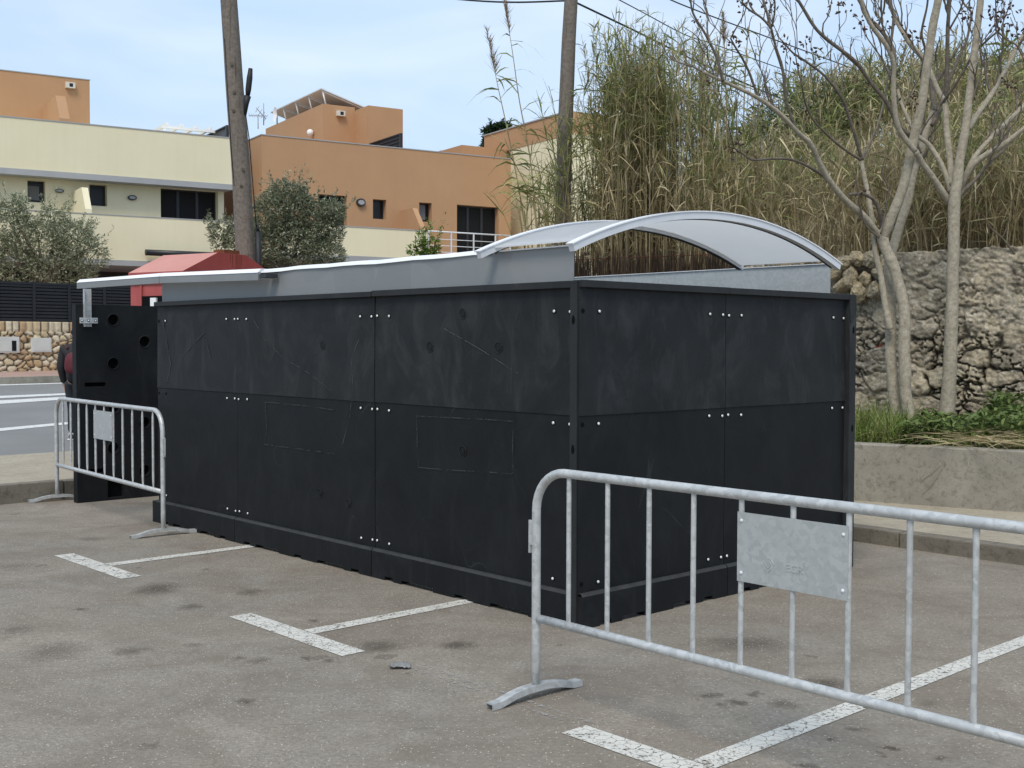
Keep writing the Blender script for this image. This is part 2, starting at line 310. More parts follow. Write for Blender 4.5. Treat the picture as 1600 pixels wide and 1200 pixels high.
# ------------------------------------------------------------------ mesh helpers
def link(name, me, mats, parent=None, loc=None):
    o = bpy.data.objects.new(name, me); COL.objects.link(o)
    for m in (mats if isinstance(mats, (list, tuple)) else [mats]): me.materials.append(m)
    if parent is not None: o.parent = parent
    if loc is not None: o.location = loc
    return o
def tag(o, label=None, cat=None, group=None, kind=None):
    if label: o['label'] = label
    if cat: o['category'] = cat
    if group: o['group'] = group
    if kind: o['kind'] = kind
    return o
def empty(name, loc=(0, 0, 0), rz=0.0, label=None, cat=None, group=None):
    o = bpy.data.objects.new(name, None); COL.objects.link(o); o.empty_display_size = 0.2
    o.location = loc; o.rotation_euler = (0, 0, rz); return tag(o, label, cat, group)

class MB:
    def __init__(s): s.bm = bmesh.new(); s.mi = 0
    def faces(s, vs, fs):
        v = [s.bm.verts.new(p) for p in vs]; out = []
        for f in fs:
            try:
                q = s.bm.faces.new([v[i] for i in f]); q.material_index = s.mi; out.append(q)
            except ValueError: pass
        return out
    def box(s, x0, x1, y0, y1, z0, z1, tf=None):
        P = [(x, y, z) for z in (z0, z1) for y in (y0, y1) for x in (x0, x1)]
        if tf: P = [tf(*p) for p in P]
        return s.faces(P, [(0, 2, 3, 1), (4, 5, 7, 6), (0, 1, 5, 4), (2, 6, 7, 3), (0, 4, 6, 2), (1, 3, 7, 5)])
    def quad(s, a, b, c, d): return s.faces([a, b, c, d], [(0, 1, 2, 3)])
    def prism(s, pts, vec):
        n = len(pts); vec = Vector(vec); P = [Vector(p) for p in pts]; Q = [p + vec for p in P]
        return s.faces(P + Q, [tuple(range(n))[::-1], tuple(range(n, 2 * n))] + [(i, (i + 1) % n, n + (i + 1) % n, n + i) for i in range(n)])
    def tube(s, pts, rad, n=10, caps=True, squash=None):
        pts = [Vector(p) for p in pts]; m = len(pts)
        if not hasattr(rad, '__len__'): rad = [rad] * m
        up = None; rings = []
        for i, p in enumerate(pts):
            d = (pts[min(i + 1, m - 1)] - pts[max(i - 1, 0)]).normalized()
            if up is None: up = Vector((0, 0, 1)) if abs(d.z) < 0.9 else Vector((1, 0, 0))
            a = (up - d * up.dot(d)).normalized(); b = d.cross(a); up = a
            rings.append([s.bm.verts.new(p + (a * math.cos(2 * math.pi * k / n) + b * math.sin(2 * math.pi * k / n)) * rad[i]) for k in range(n)])
        for i in range(m - 1):
            for k in range(n):
                f = s.bm.faces.new((rings[i][k], rings[i][(k + 1) % n], rings[i + 1][(k + 1) % n], rings[i + 1][k])); f.smooth = True; f.material_index = s.mi
        if caps:
            s.bm.faces.new(rings[0][::-1]).material_index = s.mi; s.bm.faces.new(rings[-1]).material_index = s.mi
    def cyl(s, a, b, r, n=16, r2=None): s.tube([a, b], [r, r if r2 is None else r2], n)
    def build(s, name, mat, parent=None, loc=None, bevel=0.0, smooth=False, recalc=True):
        if recalc: bmesh.ops.recalc_face_normals(s.bm, faces=s.bm.faces[:])
        if bevel:
            es = [e for e in s.bm.edges if len(e.link_faces) == 2 and e.calc_face_angle(0) > 0.6]
            bmesh.ops.bevel(s.bm, geom=es, offset=bevel, segments=2, affect='EDGES', profile=0.6)
        if smooth:
            for f in s.bm.faces: f.smooth = True
        me = bpy.data.meshes.new(name); s.bm.to_mesh(me); s.bm.free(); return link(name, me, mat, parent, loc)

def arrmesh(name, V, Fs, mat, cols=None, parent=None, smooth=False, loc=None):
    """V (n,3); Fs list of index arrays (m,k); cols (n,3) per vertex."""
    me = bpy.data.meshes.new(name); V = np.asarray(V, np.float32)
    me.vertices.add(len(V)); me.vertices.foreach_set('co', V.ravel())
    tot = sum(f.size for f in Fs); np_ = sum(len(f) for f in Fs)
    me.loops.add(tot); me.polygons.add(np_)
    li = np.concatenate([np.asarray(f, np.int32).ravel() for f in Fs]); me.loops.foreach_set('vertex_index', li)
    cnt = np.concatenate([np.full(len(f), f.shape[1], np.int32) for f in Fs]); st = np.concatenate([[0], np.cumsum(cnt)[:-1]]).astype(np.int32)
    me.polygons.foreach_set('loop_start', st)
    if smooth: me.polygons.foreach_set('use_smooth', np.ones(np_, bool))
    me.update(calc_edges=True)
    if cols is not None:
        a = me.color_attributes.new('col', 'FLOAT_COLOR', 'POINT')
        a.data.foreach_set('color', np.concatenate([np.asarray(cols, np.float32), np.ones((len(V), 1), np.float32)], 1).ravel())
    me.validate(); return link(name, me, mat, parent, loc)

def smooth_path(pts, rad, sub=5):
    P = [Vector(p) for p in pts]; out, ro = [], []
    for i in range(len(P) - 1):
        p0, p1, p2, p3 = P[max(i - 1, 0)], P[i], P[i + 1], P[min(i + 2, len(P) - 1)]
        for k in range(sub):
            u = k / sub
            out.append(0.5 * ((2 * p1) + (p2 - p0) * u + (2 * p0 - 5 * p1 + 4 * p2 - p3) * u * u + (3 * p1 - p0 - 3 * p2 + p3) * u ** 3))
            ro.append(rad[i] + (rad[i + 1] - rad[i]) * u)
    out.append(P[-1]); ro.append(rad[-1]); return out, ro

def vnoise(x, y, seed=0):
    xi = np.floor(x).astype(np.int64); yi = np.floor(y).astype(np.int64); fx = x - xi; fy = y - yi
    def h(a, b):
        n = (a * 374761393 + b * 668265263 + seed * 974711) & 0x7fffffff; n = ((n ^ (n >> 13)) * 1274126177) & 0x7fffffff
        return ((n ^ (n >> 16)) & 0xffff) / 65535.0
    fx = fx * fx * (3 - 2 * fx); fy = fy * fy * (3 - 2 * fy)
    return (h(xi, yi) * (1 - fx) + h(xi + 1, yi) * fx) * (1 - fy) + (h(xi, yi + 1) * (1 - fx) + h(xi + 1, yi + 1) * fx) * fy
def fbm(x, y, seed=0, o=4):
    r = 0; a = 0.5
    for i in range(o): r = r + a * vnoise(x * 2 ** i, y * 2 ** i, seed + i); a *= 0.5
    return r
def sstep(a, b, x):
    t = np.clip((x - a) / (b - a), 0, 1); return t * t * (3 - 2 * t)

# ================================================================== SETTING: ground, road, pavements
RK = 0.05
def roadz(y): return 0.05 + RK * (y - 11.23)
def rp(px, py, off=0.0):
    """world point of a pixel on the rising road plane (+off)"""
    d = ray(px, py); o = Vector((0, 0, CAMH))
    # z = 0.05+off + RK*((P-EC).EL - 11.23)
    k = (0.05 + off + RK * ((o - EC).dot(EL) - 11.23) - o.z) / (d.z - RK * d.dot(EL))
    return o + d * k
def sheet(name, pts, mat, kind='structure'):
    b = MB(); b.faces(pts, [tuple(range(len(pts)))]); o = b.build(name, mat, recalc=False)
    if o.data.polygons[0].normal.z < 0: o.data.flip_normals()
    return tag(o, kind=kind)
gx = np.concatenate([[-900, -300, -120, -60], np.arange(-40, 41, 4), [60, 120, 300, 900]]).astype(float)
gy = np.concatenate([[-600, -200, -60, -20, 0, 6, 8.0, 11.2], np.arange(12, 41, 2), [60, 120, 300, 1200]]).astype(float)
GX, GY = np.meshgrid(gx, gy)
GZ = np.where(GY < 11.2, -0.06, np.minimum(0.0 + RK * (GY - 11.23), 1.1) - 0.0) - 0.03
W = np.stack([EC.x + ER.x * GX + EL.x * GY, EC.y + ER.y * GX + EL.y * GY, GZ], -1).reshape(-1, 3)
nx = len(gx); ii = np.array([[j * nx + i, j * nx + i + 1, (j + 1) * nx + i + 1, (j + 1) * nx + i] for j in range(len(gy) - 1) for i in range(nx - 1)])
tag(arrmesh('ground', W, [ii], M['terrain']), kind='structure')
sheet('parking_lot', [ew(-40, -25), ew(4.10, -25), ew(4.10, 7.88), ew(-40, 7.88)], M['asphalt'])
# far road edge measured at two columns of the photograph
fe0, fe1 = rp(0, 601), rp(110, 597.5); fd = (fe1 - fe0)
Ra, Rb = fe0 - fd * 5, fe0 + fd * 9
def onroad(x, y): P = ew(x, y); P.z = roadz(y); return P
sheet('road', [onroad(-34, 11.23), onroad(34, 11.23), Rb, Ra], M['road'])
def road_line(y0a, y0b, y1a, y1b, name='road_marking', ext0=-2.5, ext1=4.5):
    A, B, C_, D = rp(0, y0a, .006), rp(0, y0b, .006), rp(110, y1b, .006), rp(110, y1a, .006)
    sheet(name, [A + (D - A) * ext0, B + (C_ - B) * ext0, B + (C_ - B) * ext1, A + (D - A) * ext1], M['paint_far'])
road_line(669, 673.5, 659, 662.5)
road_line(625.5, 631, 619.5, 623.5)
road_line(618.5, 622, 614, 616.5)
road_line(600.6, 602.4, 597.6, 598.9)
def kerb_run(name, along, fixed, x0, x1, wdt, h, seg, axis, seed):
    """row of kerb stones with open joints"""
    rnd = random.Random(seed); b = MB(); p = x0
    while p < x1:
        q = min(p + seg, x1); dz = rnd.uniform(-.006, .006); df = rnd.uniform(-.006, .006)
        if axis == 'x': P = [ew(p + .006, fixed + df), ew(q - .006, fixed + df), ew(q - .006, fixed + wdt), ew(p + .006, fixed + wdt)]
        else: P = [ew(fixed + df, p + .006), ew(fixed + df, q - .006), ew(fixed + wdt, q - .006), ew(fixed + wdt, p + .006)]
        b.prism([v + Vector((0, 0, -.05)) for v in P], (0, 0, h + dz + .05)); p = q
    return tag(b.build(name, M['kerb'], bevel=.012), kind='structure')
kerb_run('kerb', 'x', 7.83, -30, 4.0, .16, .2, 1.0, 'x', 1)
kerb_run('kerb', 'y', 4.03, -16, 7.82, .17, .13, 1.35, 'y', 2)
def slab(name, pts, z0, z1, mat):
    b = MB(); b.prism([Vector((p.x, p.y, z0)) for p in pts], (0, 0, z1 - z0)); return tag(b.build(name, mat), kind='structure')
slab('pavement', [ew(-30, 7.995), ew(3.99, 7.995), ew(3.99, 11.21), ew(-30, 11.21)], -.05, .196, M['walk'])
slab('pavement', [ew(4.205, -16), ew(9.5, -16), ew(9.5, -2), ew(6.6, -2), ew(5.8, 4.0), ew(5.2, 11.2), ew(4.205, 11.2)], -.05, .125, M['walk'])
# far kerb and pink pavement below the garden wall
fk0, fk1 = rp(0, 601), rp(110, 597.5)
nrm = Vector((-(fk1 - fk0).y, (fk1 - fk0).x, 0)).normalized()
fdn = (fk1 - fk0).normalized()
def fpt(a, b, z): P = fk0 + fdn * a + nrm * b; P.z = fk0.z + (fk1.z - fk0.z) / (fk1 - fk0).length * a + z; return P
b = MB(); b.faces([fpt(-12, 0, -.1), fpt(40, 0, -.1), fpt(40, .18, -.1), fpt(-12, .18, -.1), fpt(-12, 0, .17), fpt(40, 0, .17), fpt(40, .18, .17), fpt(-12, .18, .17)], [(0, 1, 5, 4), (1, 2, 6, 5), (2, 3, 7, 6), (3, 0, 4, 7), (4, 5, 6, 7)])
tag(b.build('kerb', M['planter']), kind='structure')
sheet('pavement', [fpt(-12, .182, .165), fpt(40, .182, .165), fpt(40, 12, .765), fpt(-12, 12, .765)], M['paving'])

# painted parking bay marks (enclosure frame coordinates, metres)
def paint(name, pts, mat=None, z=.004):
    return sheet(name, [ew(x, y, z) for x, y in pts], mat or M['paint'])
for yc in (3.89, 1.08, -1.86):
    paint('parking_bay_marking', [(-1.40, yc - .62), (-1.245, yc - .62), (-1.245, yc + .62), (-1.40, yc + .62)])
    x1 = 3.95
    paint('parking_bay_marking', [(-1.24, yc - .10), (x1, yc - .07), (x1, yc + .03), (-1.24, yc + .02)])
for xo in (-1.20, -1.275):
    paint('faded_bay_marking', [(xo - .012, -1.25), (xo + .012, -1.25), (xo + .03, .05), (xo + .008, .05)], M['worn_line'])

# ================================================================== THE BLACK ENCLOSURE
enc = empty('panel_enclosure', EC, AZ, 'large black plastic panel enclosure with grey metal fascia and one arched translucent roof piece', 'enclosure')
HC = 2.089
def bolt_mesh():
    b = MB()
    b.mi = 1; b.cyl((0, 0, 0), (0, -.0015, 0), .015, 14)
    b.mi = 0; b.tube([(0, -.001, 0), (0, -.006, 0), (0, -.0085, 0)], [.0098, .009, .004], 12)
    bmesh.ops.recalc_face_normals(b.bm, faces=b.bm.faces[:]); me = bpy.data.meshes.new('bolt'); b.bm.to_mesh(me); b.bm.free()
    me.materials.append(M['bolt']); me.materials.append(M['hole']); return me
BOLT = bolt_mesh()
HOLE = None
def wall_panel(wd, loc, rz, idx, skip=(), seed=0, extra_foot=True):
    rnd = random.Random(seed)
    b = MB()
    n = 14
    def slab_grid(z0, z1, ob, ot, mi, nz):          # front skin with very slight waviness, real thickness behind
        b.mi = mi; vs = []; 
        for j in range(nz + 1):
            for i in range(n + 1):
                a = .003 + (wd - .006) * i / n; z = z0 + (z1 - z0) * j / nz
                wv = .0035 * (mnoise.noise(Vector((a * 1.5 + seed * 7, z * 1.5, seed))) ) * math.sin(math.pi * i / n)
                vs.append((a, -(ob + (ot - ob) * j / nz + wv), z))
        fs = [(j * (n + 1) + i, j * (n + 1) + i + 1, (j + 1) * (n + 1) + i + 1, (j + 1) * (n + 1) + i) for j in range(nz) for i in range(n)]
        for f in b.faces(vs, fs): f.smooth = True
        b.quad((.003, .05, z0), (.003, -ob, z0), (.003, -ot, z1), (.003, .05, z1))
        b.quad((wd - .003, .05, z0), (wd - .003, -ob, z0), (wd - .003, -ot, z1), (wd - .003, .05, z1))
        b.quad((.003, .05, z1), (wd - .003, .05, z1), (wd - .003, -ot, z1), (.003, -ot, z1))
        b.quad((.003, .05, z0), (wd - .003, .05, z0), (wd - .003, -ob, z0), (.003, -ob, z0))
        b.quad((.003, .05, z0), (wd - .003, .05, z0), (wd - .003, .05, z1), (.003, .05, z1))
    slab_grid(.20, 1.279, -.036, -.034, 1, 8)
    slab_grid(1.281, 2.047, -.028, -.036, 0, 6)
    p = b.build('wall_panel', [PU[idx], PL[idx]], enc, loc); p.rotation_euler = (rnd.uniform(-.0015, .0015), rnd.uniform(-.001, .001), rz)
    # base skirt with feet and notches
    prof = [(.004, 0), (.004, .2), (wd - .004, .2), (wd - .004, 0)]
    x = wd - .004; pts = []; z_n = .028
    feet = [(.0, .16), (.26, .36), *([(.72, .95), (wd - .95, wd - .72)] if wd > 1.9 else [(wd / 2 - .14, wd / 2 + .14)]), (wd - .36, wd - .26), (wd - .16, wd)]
    low = []
    for f0, f1 in feet:
        f0 = max(f0, .004); f1 = min(f1, wd - .004)
        low += [(f0, z_n), (f0, .0), (f1, .0), (f1, z_n)] if f0 > .005 else [(f0, 0), (f1, 0), (f1, z_n)]
    if low[-1][1] == z_n: low = low[:-1]
    b = MB(); poly = low + [(wd - .004, .195), (.004, .195)]
    b.prism([Vector((a, -.0, z)) for a, z in poly], (0, .085, 0))
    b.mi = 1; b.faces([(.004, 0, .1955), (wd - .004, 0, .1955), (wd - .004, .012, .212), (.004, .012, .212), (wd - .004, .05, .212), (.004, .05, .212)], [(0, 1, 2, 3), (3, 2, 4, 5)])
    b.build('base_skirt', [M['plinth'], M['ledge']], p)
    b = MB(); b.box(.002, wd - .002, -.002, .085, 2.048, HC + rnd.uniform(-.003, .003)); b.build('cap_strip', M['cap'], p, bevel=.003)
    for a in (.032, .172, wd - .172, wd - .032):
        for z, yo in ((1.908, .0338), (1.228, .0342), (.266, .0356)):
            k = (round(a, 3), z)
            if any(abs(a - s[0]) < .02 and abs(z - s[1]) < .02 for s in skip):
                h = MB(); h.cyl((a, yo - .001, z), (a, yo - .0025, z), .014, 14); h.build('bolt_hole', M['hole'], p); continue
            o = bpy.data.objects.new('bolt', BOLT); COL.objects.link(o); o.parent = p
            o.location = (a + rnd.uniform(-.004, .004), yo - .001, z + rnd.uniform(-.004, .004)); o.rotation_euler = (0, rnd.uniform(0, 6), 0)
    return p
S1, S2, S3 = 2.1376, 4.1376, 5.6376
fp = []
for i, (y0, y1) in enumerate(((.105, S1), (S1, S2), (S2, S3))):
    wd = y1 - y0
    sk = [(.032, 1.908), (.032, 1.228), (.172, 1.228), (.032, .266)] if i == 2 else []
    fp.append(wall_panel(wd, (0, y1, 0), -math.pi / 2, i, sk, i + 1))
rp1 = wall_panel(1.421 - .004, (.004, 0, 0), 0, 3, [(.032, 1.908), (.032, 1.228), (.032, .266)], 11)
rp2 = wall_panel(2.9 - 1.421, (1.421, 0, 0), 0, 4, [], 12)
# plugs, label outlines and scratches on the front panels (panel space: a = y1 - y)
def ppos(px, py, i):
    q = epl(px, py, 'x', .034); return ((S1, S2, S3)[i] - q.y, q.z)
def plug(i, px, py, r, rim=1.6):
    a, z = ppos(px, py, i); b = MB(); n = 20
    b.mi = 0; b.cyl((a, .0325, z), (a, .0288, z), r, n)
    b.mi = 1; b.tube([(a + r * rim * math.cos(2 * math.pi * k / n), .0305, z + r * rim * math.sin(2 * math.pi * k / n)) for k in range(n + 1)], .0022, 5)
    b.build('plug', [M['plinth'], M['cap']], fp[i])
for q in ((723, 490), (672, 542), (779, 543), (723, 705)): plug(0, *q, .022)
for q in ((505, 540), (500, 770), (545, 786)): plug(1, *q, .02)
def strip(i, pts, wdt, mat, name):
    P = [ppos(x, y, i) for x, y in pts]; b = MB(); vs = []
    for k, (a, z) in enumerate(P):
        k0, k1 = max(k - 1, 0), min(k + 1, len(P) - 1); d = Vector((P[k1][0] - P[k0][0], P[k1][1] - P[k0][1])).normalized(); nn = Vector((-d.y, d.x)) * wdt / 2
        vs += [(a + nn.x, .0262, z + nn.y), (a - nn.x, .0262, z - nn.y)]
    b.faces(vs, [(2 * k, 2 * k + 1, 2 * k + 3, 2 * k + 2) for k in range(len(P) - 1)]); b.build(name, mat, fp[i])
strip(0, [(652, 650), (653, 690), (655, 730), (700, 734), (760, 737), (802, 740), (802, 700), (803, 658), (760, 655), (700, 652), (652, 650)], .008, M['residue'], 'label_residue')
strip(1, [(416, 628), (418, 670), (414, 694), (460, 700), (526, 709), (527, 670), (529, 641), (480, 634), (416, 628)], .008, M['residue'], 'label_residue')
strip(0, [(692, 512), (712, 523), (735, 536), (757, 549), (780, 564), (800, 577), (816, 586)], .004, M['scratch'], 'scratch')
strip(1, [(396, 497), (415, 530), (445, 560), (480, 580), (520, 610)], .004, M['scratch'], 'scratch')
strip(1, [(535, 700), (548, 650), (553, 600), (550, 560), (562, 530)], .0035, M['scratch'], 'scratch')
strip(2, [(255, 500), (262, 540), (268, 570), (262, 596)], .02, M['residue'], 'scuff')
strip(2, [(285, 560), (300, 540), (320, 520), (330, 560)], .012, M['residue'], 'scuff')
# corner posts
def post(x0, x1, y0, y1, name='corner_post'):
    b = MB(); b.box(x0, x1, y0, y1, 0, HC - .001); return b.build(name, M['cap'], enc, bevel=.006)
cp = post(-.004, .100, .046, .104); fpst = post(2.905, 2.99, -.006, .10)
def slot(par, P, ax):
    x, y, z = P; b = MB(); pts = []
    for k in range(16):
        t = 2 * math.pi * k / 16; u = .013 * math.cos(t) * (1 - .35 * max(0, math.sin(t))); v = .028 * math.sin(t)
        pts.append(Vector((x + u, y, z + v)) if ax == 'y' else Vector((x, y + u, z + v)))
    b.prism(pts, (0, -.0015, 0) if ax == 'y' else (-.0015, 0, 0)); b.build('slot', M['hole'], par)
for z in (1.855, 1.08): slot(cp, (-.0045, .074, z), 'x')
for z in (1.82, 1.07): slot(fpst, (2.948, -.0065, z), 'y')
for z in (1.905, 1.225):
    b = MB(); b.box(2.899, 2.92, -.009, -.004, z - .022, z + .022); b.build('clip', M['black'], fpst)
b = MB(); b.box(0, .06, S3 - .002, S3 + .06, .0, .2); b.build('end_foot', M['plinth'], enc, bevel=.004)
b = MB(); b.box(2.93, 2.985, .102, 7.39, .03, 2.05); b.build('rear_wall', M['cap'], enc)

# end wall with round sockets, seen on its inner face
def end_wall():
    b = MB(); bm = b.bm; x0, x1, z0, z1, yf = -.03, 2.925, 0.0, 2.105, 7.40
    holes = [(.38, 1.946), (.734, 1.712), (.375, 1.477), (.726, .825), (.366, .564), (.721, .296), (.38, 1.0), (1.5, 1.95), (1.9, 1.7), (1.5, 1.45)]
    es = []; 
    def loop(pts):
        v = [bm.verts.new((p[0], yf, p[1])) for p in pts]; e = [bm.edges.new((v[i], v[(i + 1) % len(v)])) for i in range(len(v))]; es.extend(e); return v
    loop([(x0, z0), (x1, z0), (x1, z1), (x0, z1)]); rings = []
    for hx, hz in holes: rings.append(loop([(hx + .058 * math.cos(2 * math.pi * k / 24), hz + .058 * math.sin(2 * math.pi * k / 24)) for k in range(24)]))
    for sx, sz in ((.17, 1.255), (.17, .33)): rings.append(loop([(sx - .11, sz - .022), (sx + .11, sz - .022), (sx + .125, sz), (sx + .11, sz + .022), (sx - .11, sz + .022)]))
    rings.append(loop([(.30, .03), (.48, .03), (.48, .24), (.30, .24)]))
    bmesh.ops.triangle_fill(bm, use_beauty=True, edges=es)
    for r in rings:                                   # sockets go into the wall
        q = [bm.verts.new((v.co.x, yf + .06, v.co.z)) for v in r]
        for i in range(len(r)): bm.faces.new((r[i], r[(i + 1) % len(r)], q[(i + 1) % len(r)], q[i]))
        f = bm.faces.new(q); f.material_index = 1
    for f in [((x0, yf, z0), (x0, yf + .1, z0), (x0, yf + .1, z1), (x0, yf, z1)), ((x0, yf, z1), (x1, yf, z1), (x1, yf + .1, z1), (x0, yf + .1, z1)), ((x0, yf + .1, z0), (x1, yf + .1, z0), (x1, yf + .1, z1), (x0, yf + .1, z1)), ((x1, yf, z0), (x1, yf + .1, z0), (x1, yf + .1, z1), (x1, yf, z1))]: b.quad(*f)
    o = b.build('end_wall', [PL[3], M['hole']], enc)
    for hx, hz in holes[:7]:
        b = MB(); n = 24; b.tube([(hx + .064 * math.cos(2 * math.pi * k / n), yf - .001, hz + .064 * math.sin(2 * math.pi * k / n)) for k in range(n + 1)], .006, 6, caps=False); b.build('socket_rim', PL[3], o)
    return o
ewl = end_wall()
# fascia sheets and white trim
def sheet_part(name, x, y0, y1, z0, z1, mat, th=.003):
    b = MB(); n = 24; vs = []
    for k in range(n + 1):
        y = y0 + (y1 - y0) * k / n; wv = .0012 * math.sin(k * 1.3) + .001 * math.sin(k * .57 + 1)
        for z, dx in ((z0, 0), (z1, wv)):
            vs += [(x + dx, y, z), (x + dx + th, y, z)]
    fs = []
    for k in range(n):
        a, c = 4 * k, 4 * k + 4
        fs += [(a, c, c + 2, a + 2), (a + 1, a + 3, c + 3, c + 1), (a + 2, c + 2, c + 3, a + 3)]
    b.faces(vs, fs); return b.build(name, mat, enc)
sheet_part('fascia', .06, .134, 5.585, 1.98, 2.308, M['fascia'])
sheet_part('fascia', 2.93, .19, 7.38, 1.98, 2.33, M['galv_sheet'])
def trim(pts_y, xz, mat, name):                      # bent trim: profile swept along y with small sag
    b = MB(); m = len(xz); vs = []
    for k, y in enumerate(pts_y):
        s = .003 * math.sin(k * 1.9) + .002 * math.sin(k * .8)
        vs += [(x + s * .5, y, z + s) for x, z in xz]
    b.faces(vs, [(k * m + i, k * m + i + 1, (k + 1) * m + i + 1, (k + 1) * m + i) for k in range(len(pts_y) - 1) for i in range(m - 1)])
    return b.build(name, mat, enc)
ys = [.84 + i * (5.62 - .84) / 22 for i in range(23)]
b = MB(); b.box(.045, .075, .134, .838, 2.300, 2.3085); b.build('fascia_trim', M['white_alu'], enc)
trim(ys, [(.055, 2.288), (.046, 2.290), (.057, 2.310), (.085, 2.322)], M['white_metal'], 'white_trim')
b = MB(); b.box(2.918, 2.936, .185, 7.38, 2.328, 2.334); b.build('fascia_trim', M['white_alu'], enc)
# gate rail on the front
def rail(y0, y1, za, zb, wh=True):
    b = MB(); b.mi = 0
    P0 = [(-.075, y0, za), (-.045, y0, za), (-.045, y0, za + .07), (-.075, y0, za + .062)]
    b.prism([Vector(p) for p in P0], (0, y1 - y0, zb - za)); o = b.build('gate_rail', M['fascia'], enc, bevel=.003)
    b = MB(); b.prism([Vector((-.079, y0, za + .0635)), Vector((-.04, y0, za + .072)), Vector((.0, y0, za + .098)), Vector((-.045, y0, za + .097))], (0, y1 - y0, zb - za)); b.build('rail_cover', M['white_metal'], o)
    return o
rail(5.37, 7.255, 2.252, 2.262); r2 = rail(3.60, 5.36, 2.215, 2.252)
b = MB(); b.box(-.07, .04, 3.48, 3.585, 2.235, 2.265); b.build('rail_end_bracket', M['bracket_rim_shade'], r2)
b = MB()
b.box(.05, .056, 7.362, 7.40, 1.87, 2.27); b.box(.05, .125, 7.394, 7.399, 1.87, 2.27); b.box(.119, .125, 7.362, 7.394, 1.87, 2.27)
st = b.build('rail_strut', M['galv'], enc)
b = MB(); b.box(-.005, .19, 7.355, 7.361, 1.905, 1.965); pl = b.build('bracket_plate', M['galv'], st, bevel=.002)
for x in (.02, .088, .165):
    o = bpy.data.objects.new('bolt', BOLT); COL.objects.link(o); o.parent = pl; o.location = (x, 7.355, 1.935)
# arched canopy piece
CXm, CHW, CZE, CRISE = 1.315, 1.44, 2.29, .285
CRAD = (CHW ** 2 + CRISE ** 2) / (2 * CRISE)
def cz(x): return CZE + CRISE - (CRAD - math.sqrt(CRAD ** 2 - (x - CXm) ** 2))
def arc_bar(x0, x1, y0, y1, r0, r1, n=40):
    b = MB(); vs = []
    for k in range(n + 1):
        x = x0 + (x1 - x0) * k / n; nx_, nz_ = (x - CXm) / CRAD, math.sqrt(1 - ((x - CXm) / CRAD) ** 2); z = cz(x)
        vs += [(x + nx_ * r, y, z + nz_ * r) for r in (r0, r1) for y in (y0, y1)]
    fs = [(0, 1, 3, 2), tuple(4 * n + i for i in (0, 2, 3, 1))]
    for k in range(n):
        a, c = 4 * k, 4 * k + 4
        fs += [(a, c, c + 1, a + 1), (a + 2, a + 3, c + 3, c + 2), (a, a + 2, c + 2, c), (a + 1, c + 1, c + 3, a + 3)]
    b.faces(vs, fs); return b
can = arc_bar(.0, 2.615, .0, .80, -.018, -.010).build('arched_canopy', M['poly'], enc, smooth=False)
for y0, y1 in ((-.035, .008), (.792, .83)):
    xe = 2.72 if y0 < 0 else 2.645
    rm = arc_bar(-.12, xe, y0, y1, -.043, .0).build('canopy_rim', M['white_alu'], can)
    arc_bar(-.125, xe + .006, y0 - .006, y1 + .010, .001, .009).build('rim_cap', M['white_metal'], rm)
    arc_bar(-.06, 2.68, y1 + .001, y1 + .016, -.046, -.024).build('rim_shade', M['bracket_rim_shade'], rm) if y0 < 0 else arc_bar(-.06, 2.62, y0 + .002, y1 - .004, -.049, -.0435).build('rim_shade', M['bracket_rim_shade'], rm)  # dark strip painting the shaded lower edge of each rim
for k, a in enumerate((.25, .47)):
    b = MB(); vs = []
    for j in range(9):
        x = .03 + j * .03; vs += [(x, a + .04 * math.sin(j * .35) - .003, cz(x) - .0125), (x, a + .04 * math.sin(j * .35) + .003, cz(x) - .0125)]
    b.faces(vs, [(2 * j, 2 * j + 1, 2 * j + 3, 2 * j + 2) for j in range(8)]); b.build('sheet_crease', M['galv_sheet'], can)

# ================================================================== CROWD BARRIERS
def channel(path, wdt, h, th):
    """inverted U channel swept along a path in the local y/z plane"""
    b = MB(); vs = []
    prof = [(-wdt / 2, -h), (-wdt / 2, 0), (wdt / 2, 0), (wdt / 2, -h), (wdt / 2 - th, -h), (wdt / 2 - th, -th), (-wdt / 2 + th, -th), (-wdt / 2 + th, -h)]; m = len(prof)
    for y, z in path: vs += [(px_, y, z + pz) for px_, pz in prof]
    fs = [(k * m + i, k * m + (i + 1) % m, (k + 1) * m + (i + 1) % m, (k + 1) * m + i) for k in range(len(path) - 1) for i in range(m)]
    fs += [(0, 1, 6, 7), (1, 2, 5, 6), (2, 3, 4, 5)]; e = (len(path) - 1) * m; fs += [tuple(e + i for i in f[::-1]) for f in [(0, 1, 6, 7), (1, 2, 5, 6), (2, 3, 4, 5)]]
    b.faces(vs, fs); return b
BL = 2.905
def text_mesh(txt, size, ext):
    c = bpy.data.curves.new('lettering', 'FONT'); c.body = txt; c.size = size; c.extrude = ext; c.space_character = 1.15
    o = bpy.data.objects.new('lettering_source', c); COL.objects.link(o); dg = bpy.context.evaluated_depsgraph_get()
    me = bpy.data.meshes.new_from_object(o.evaluated_get(dg)); bpy.data.objects.remove(o); return me
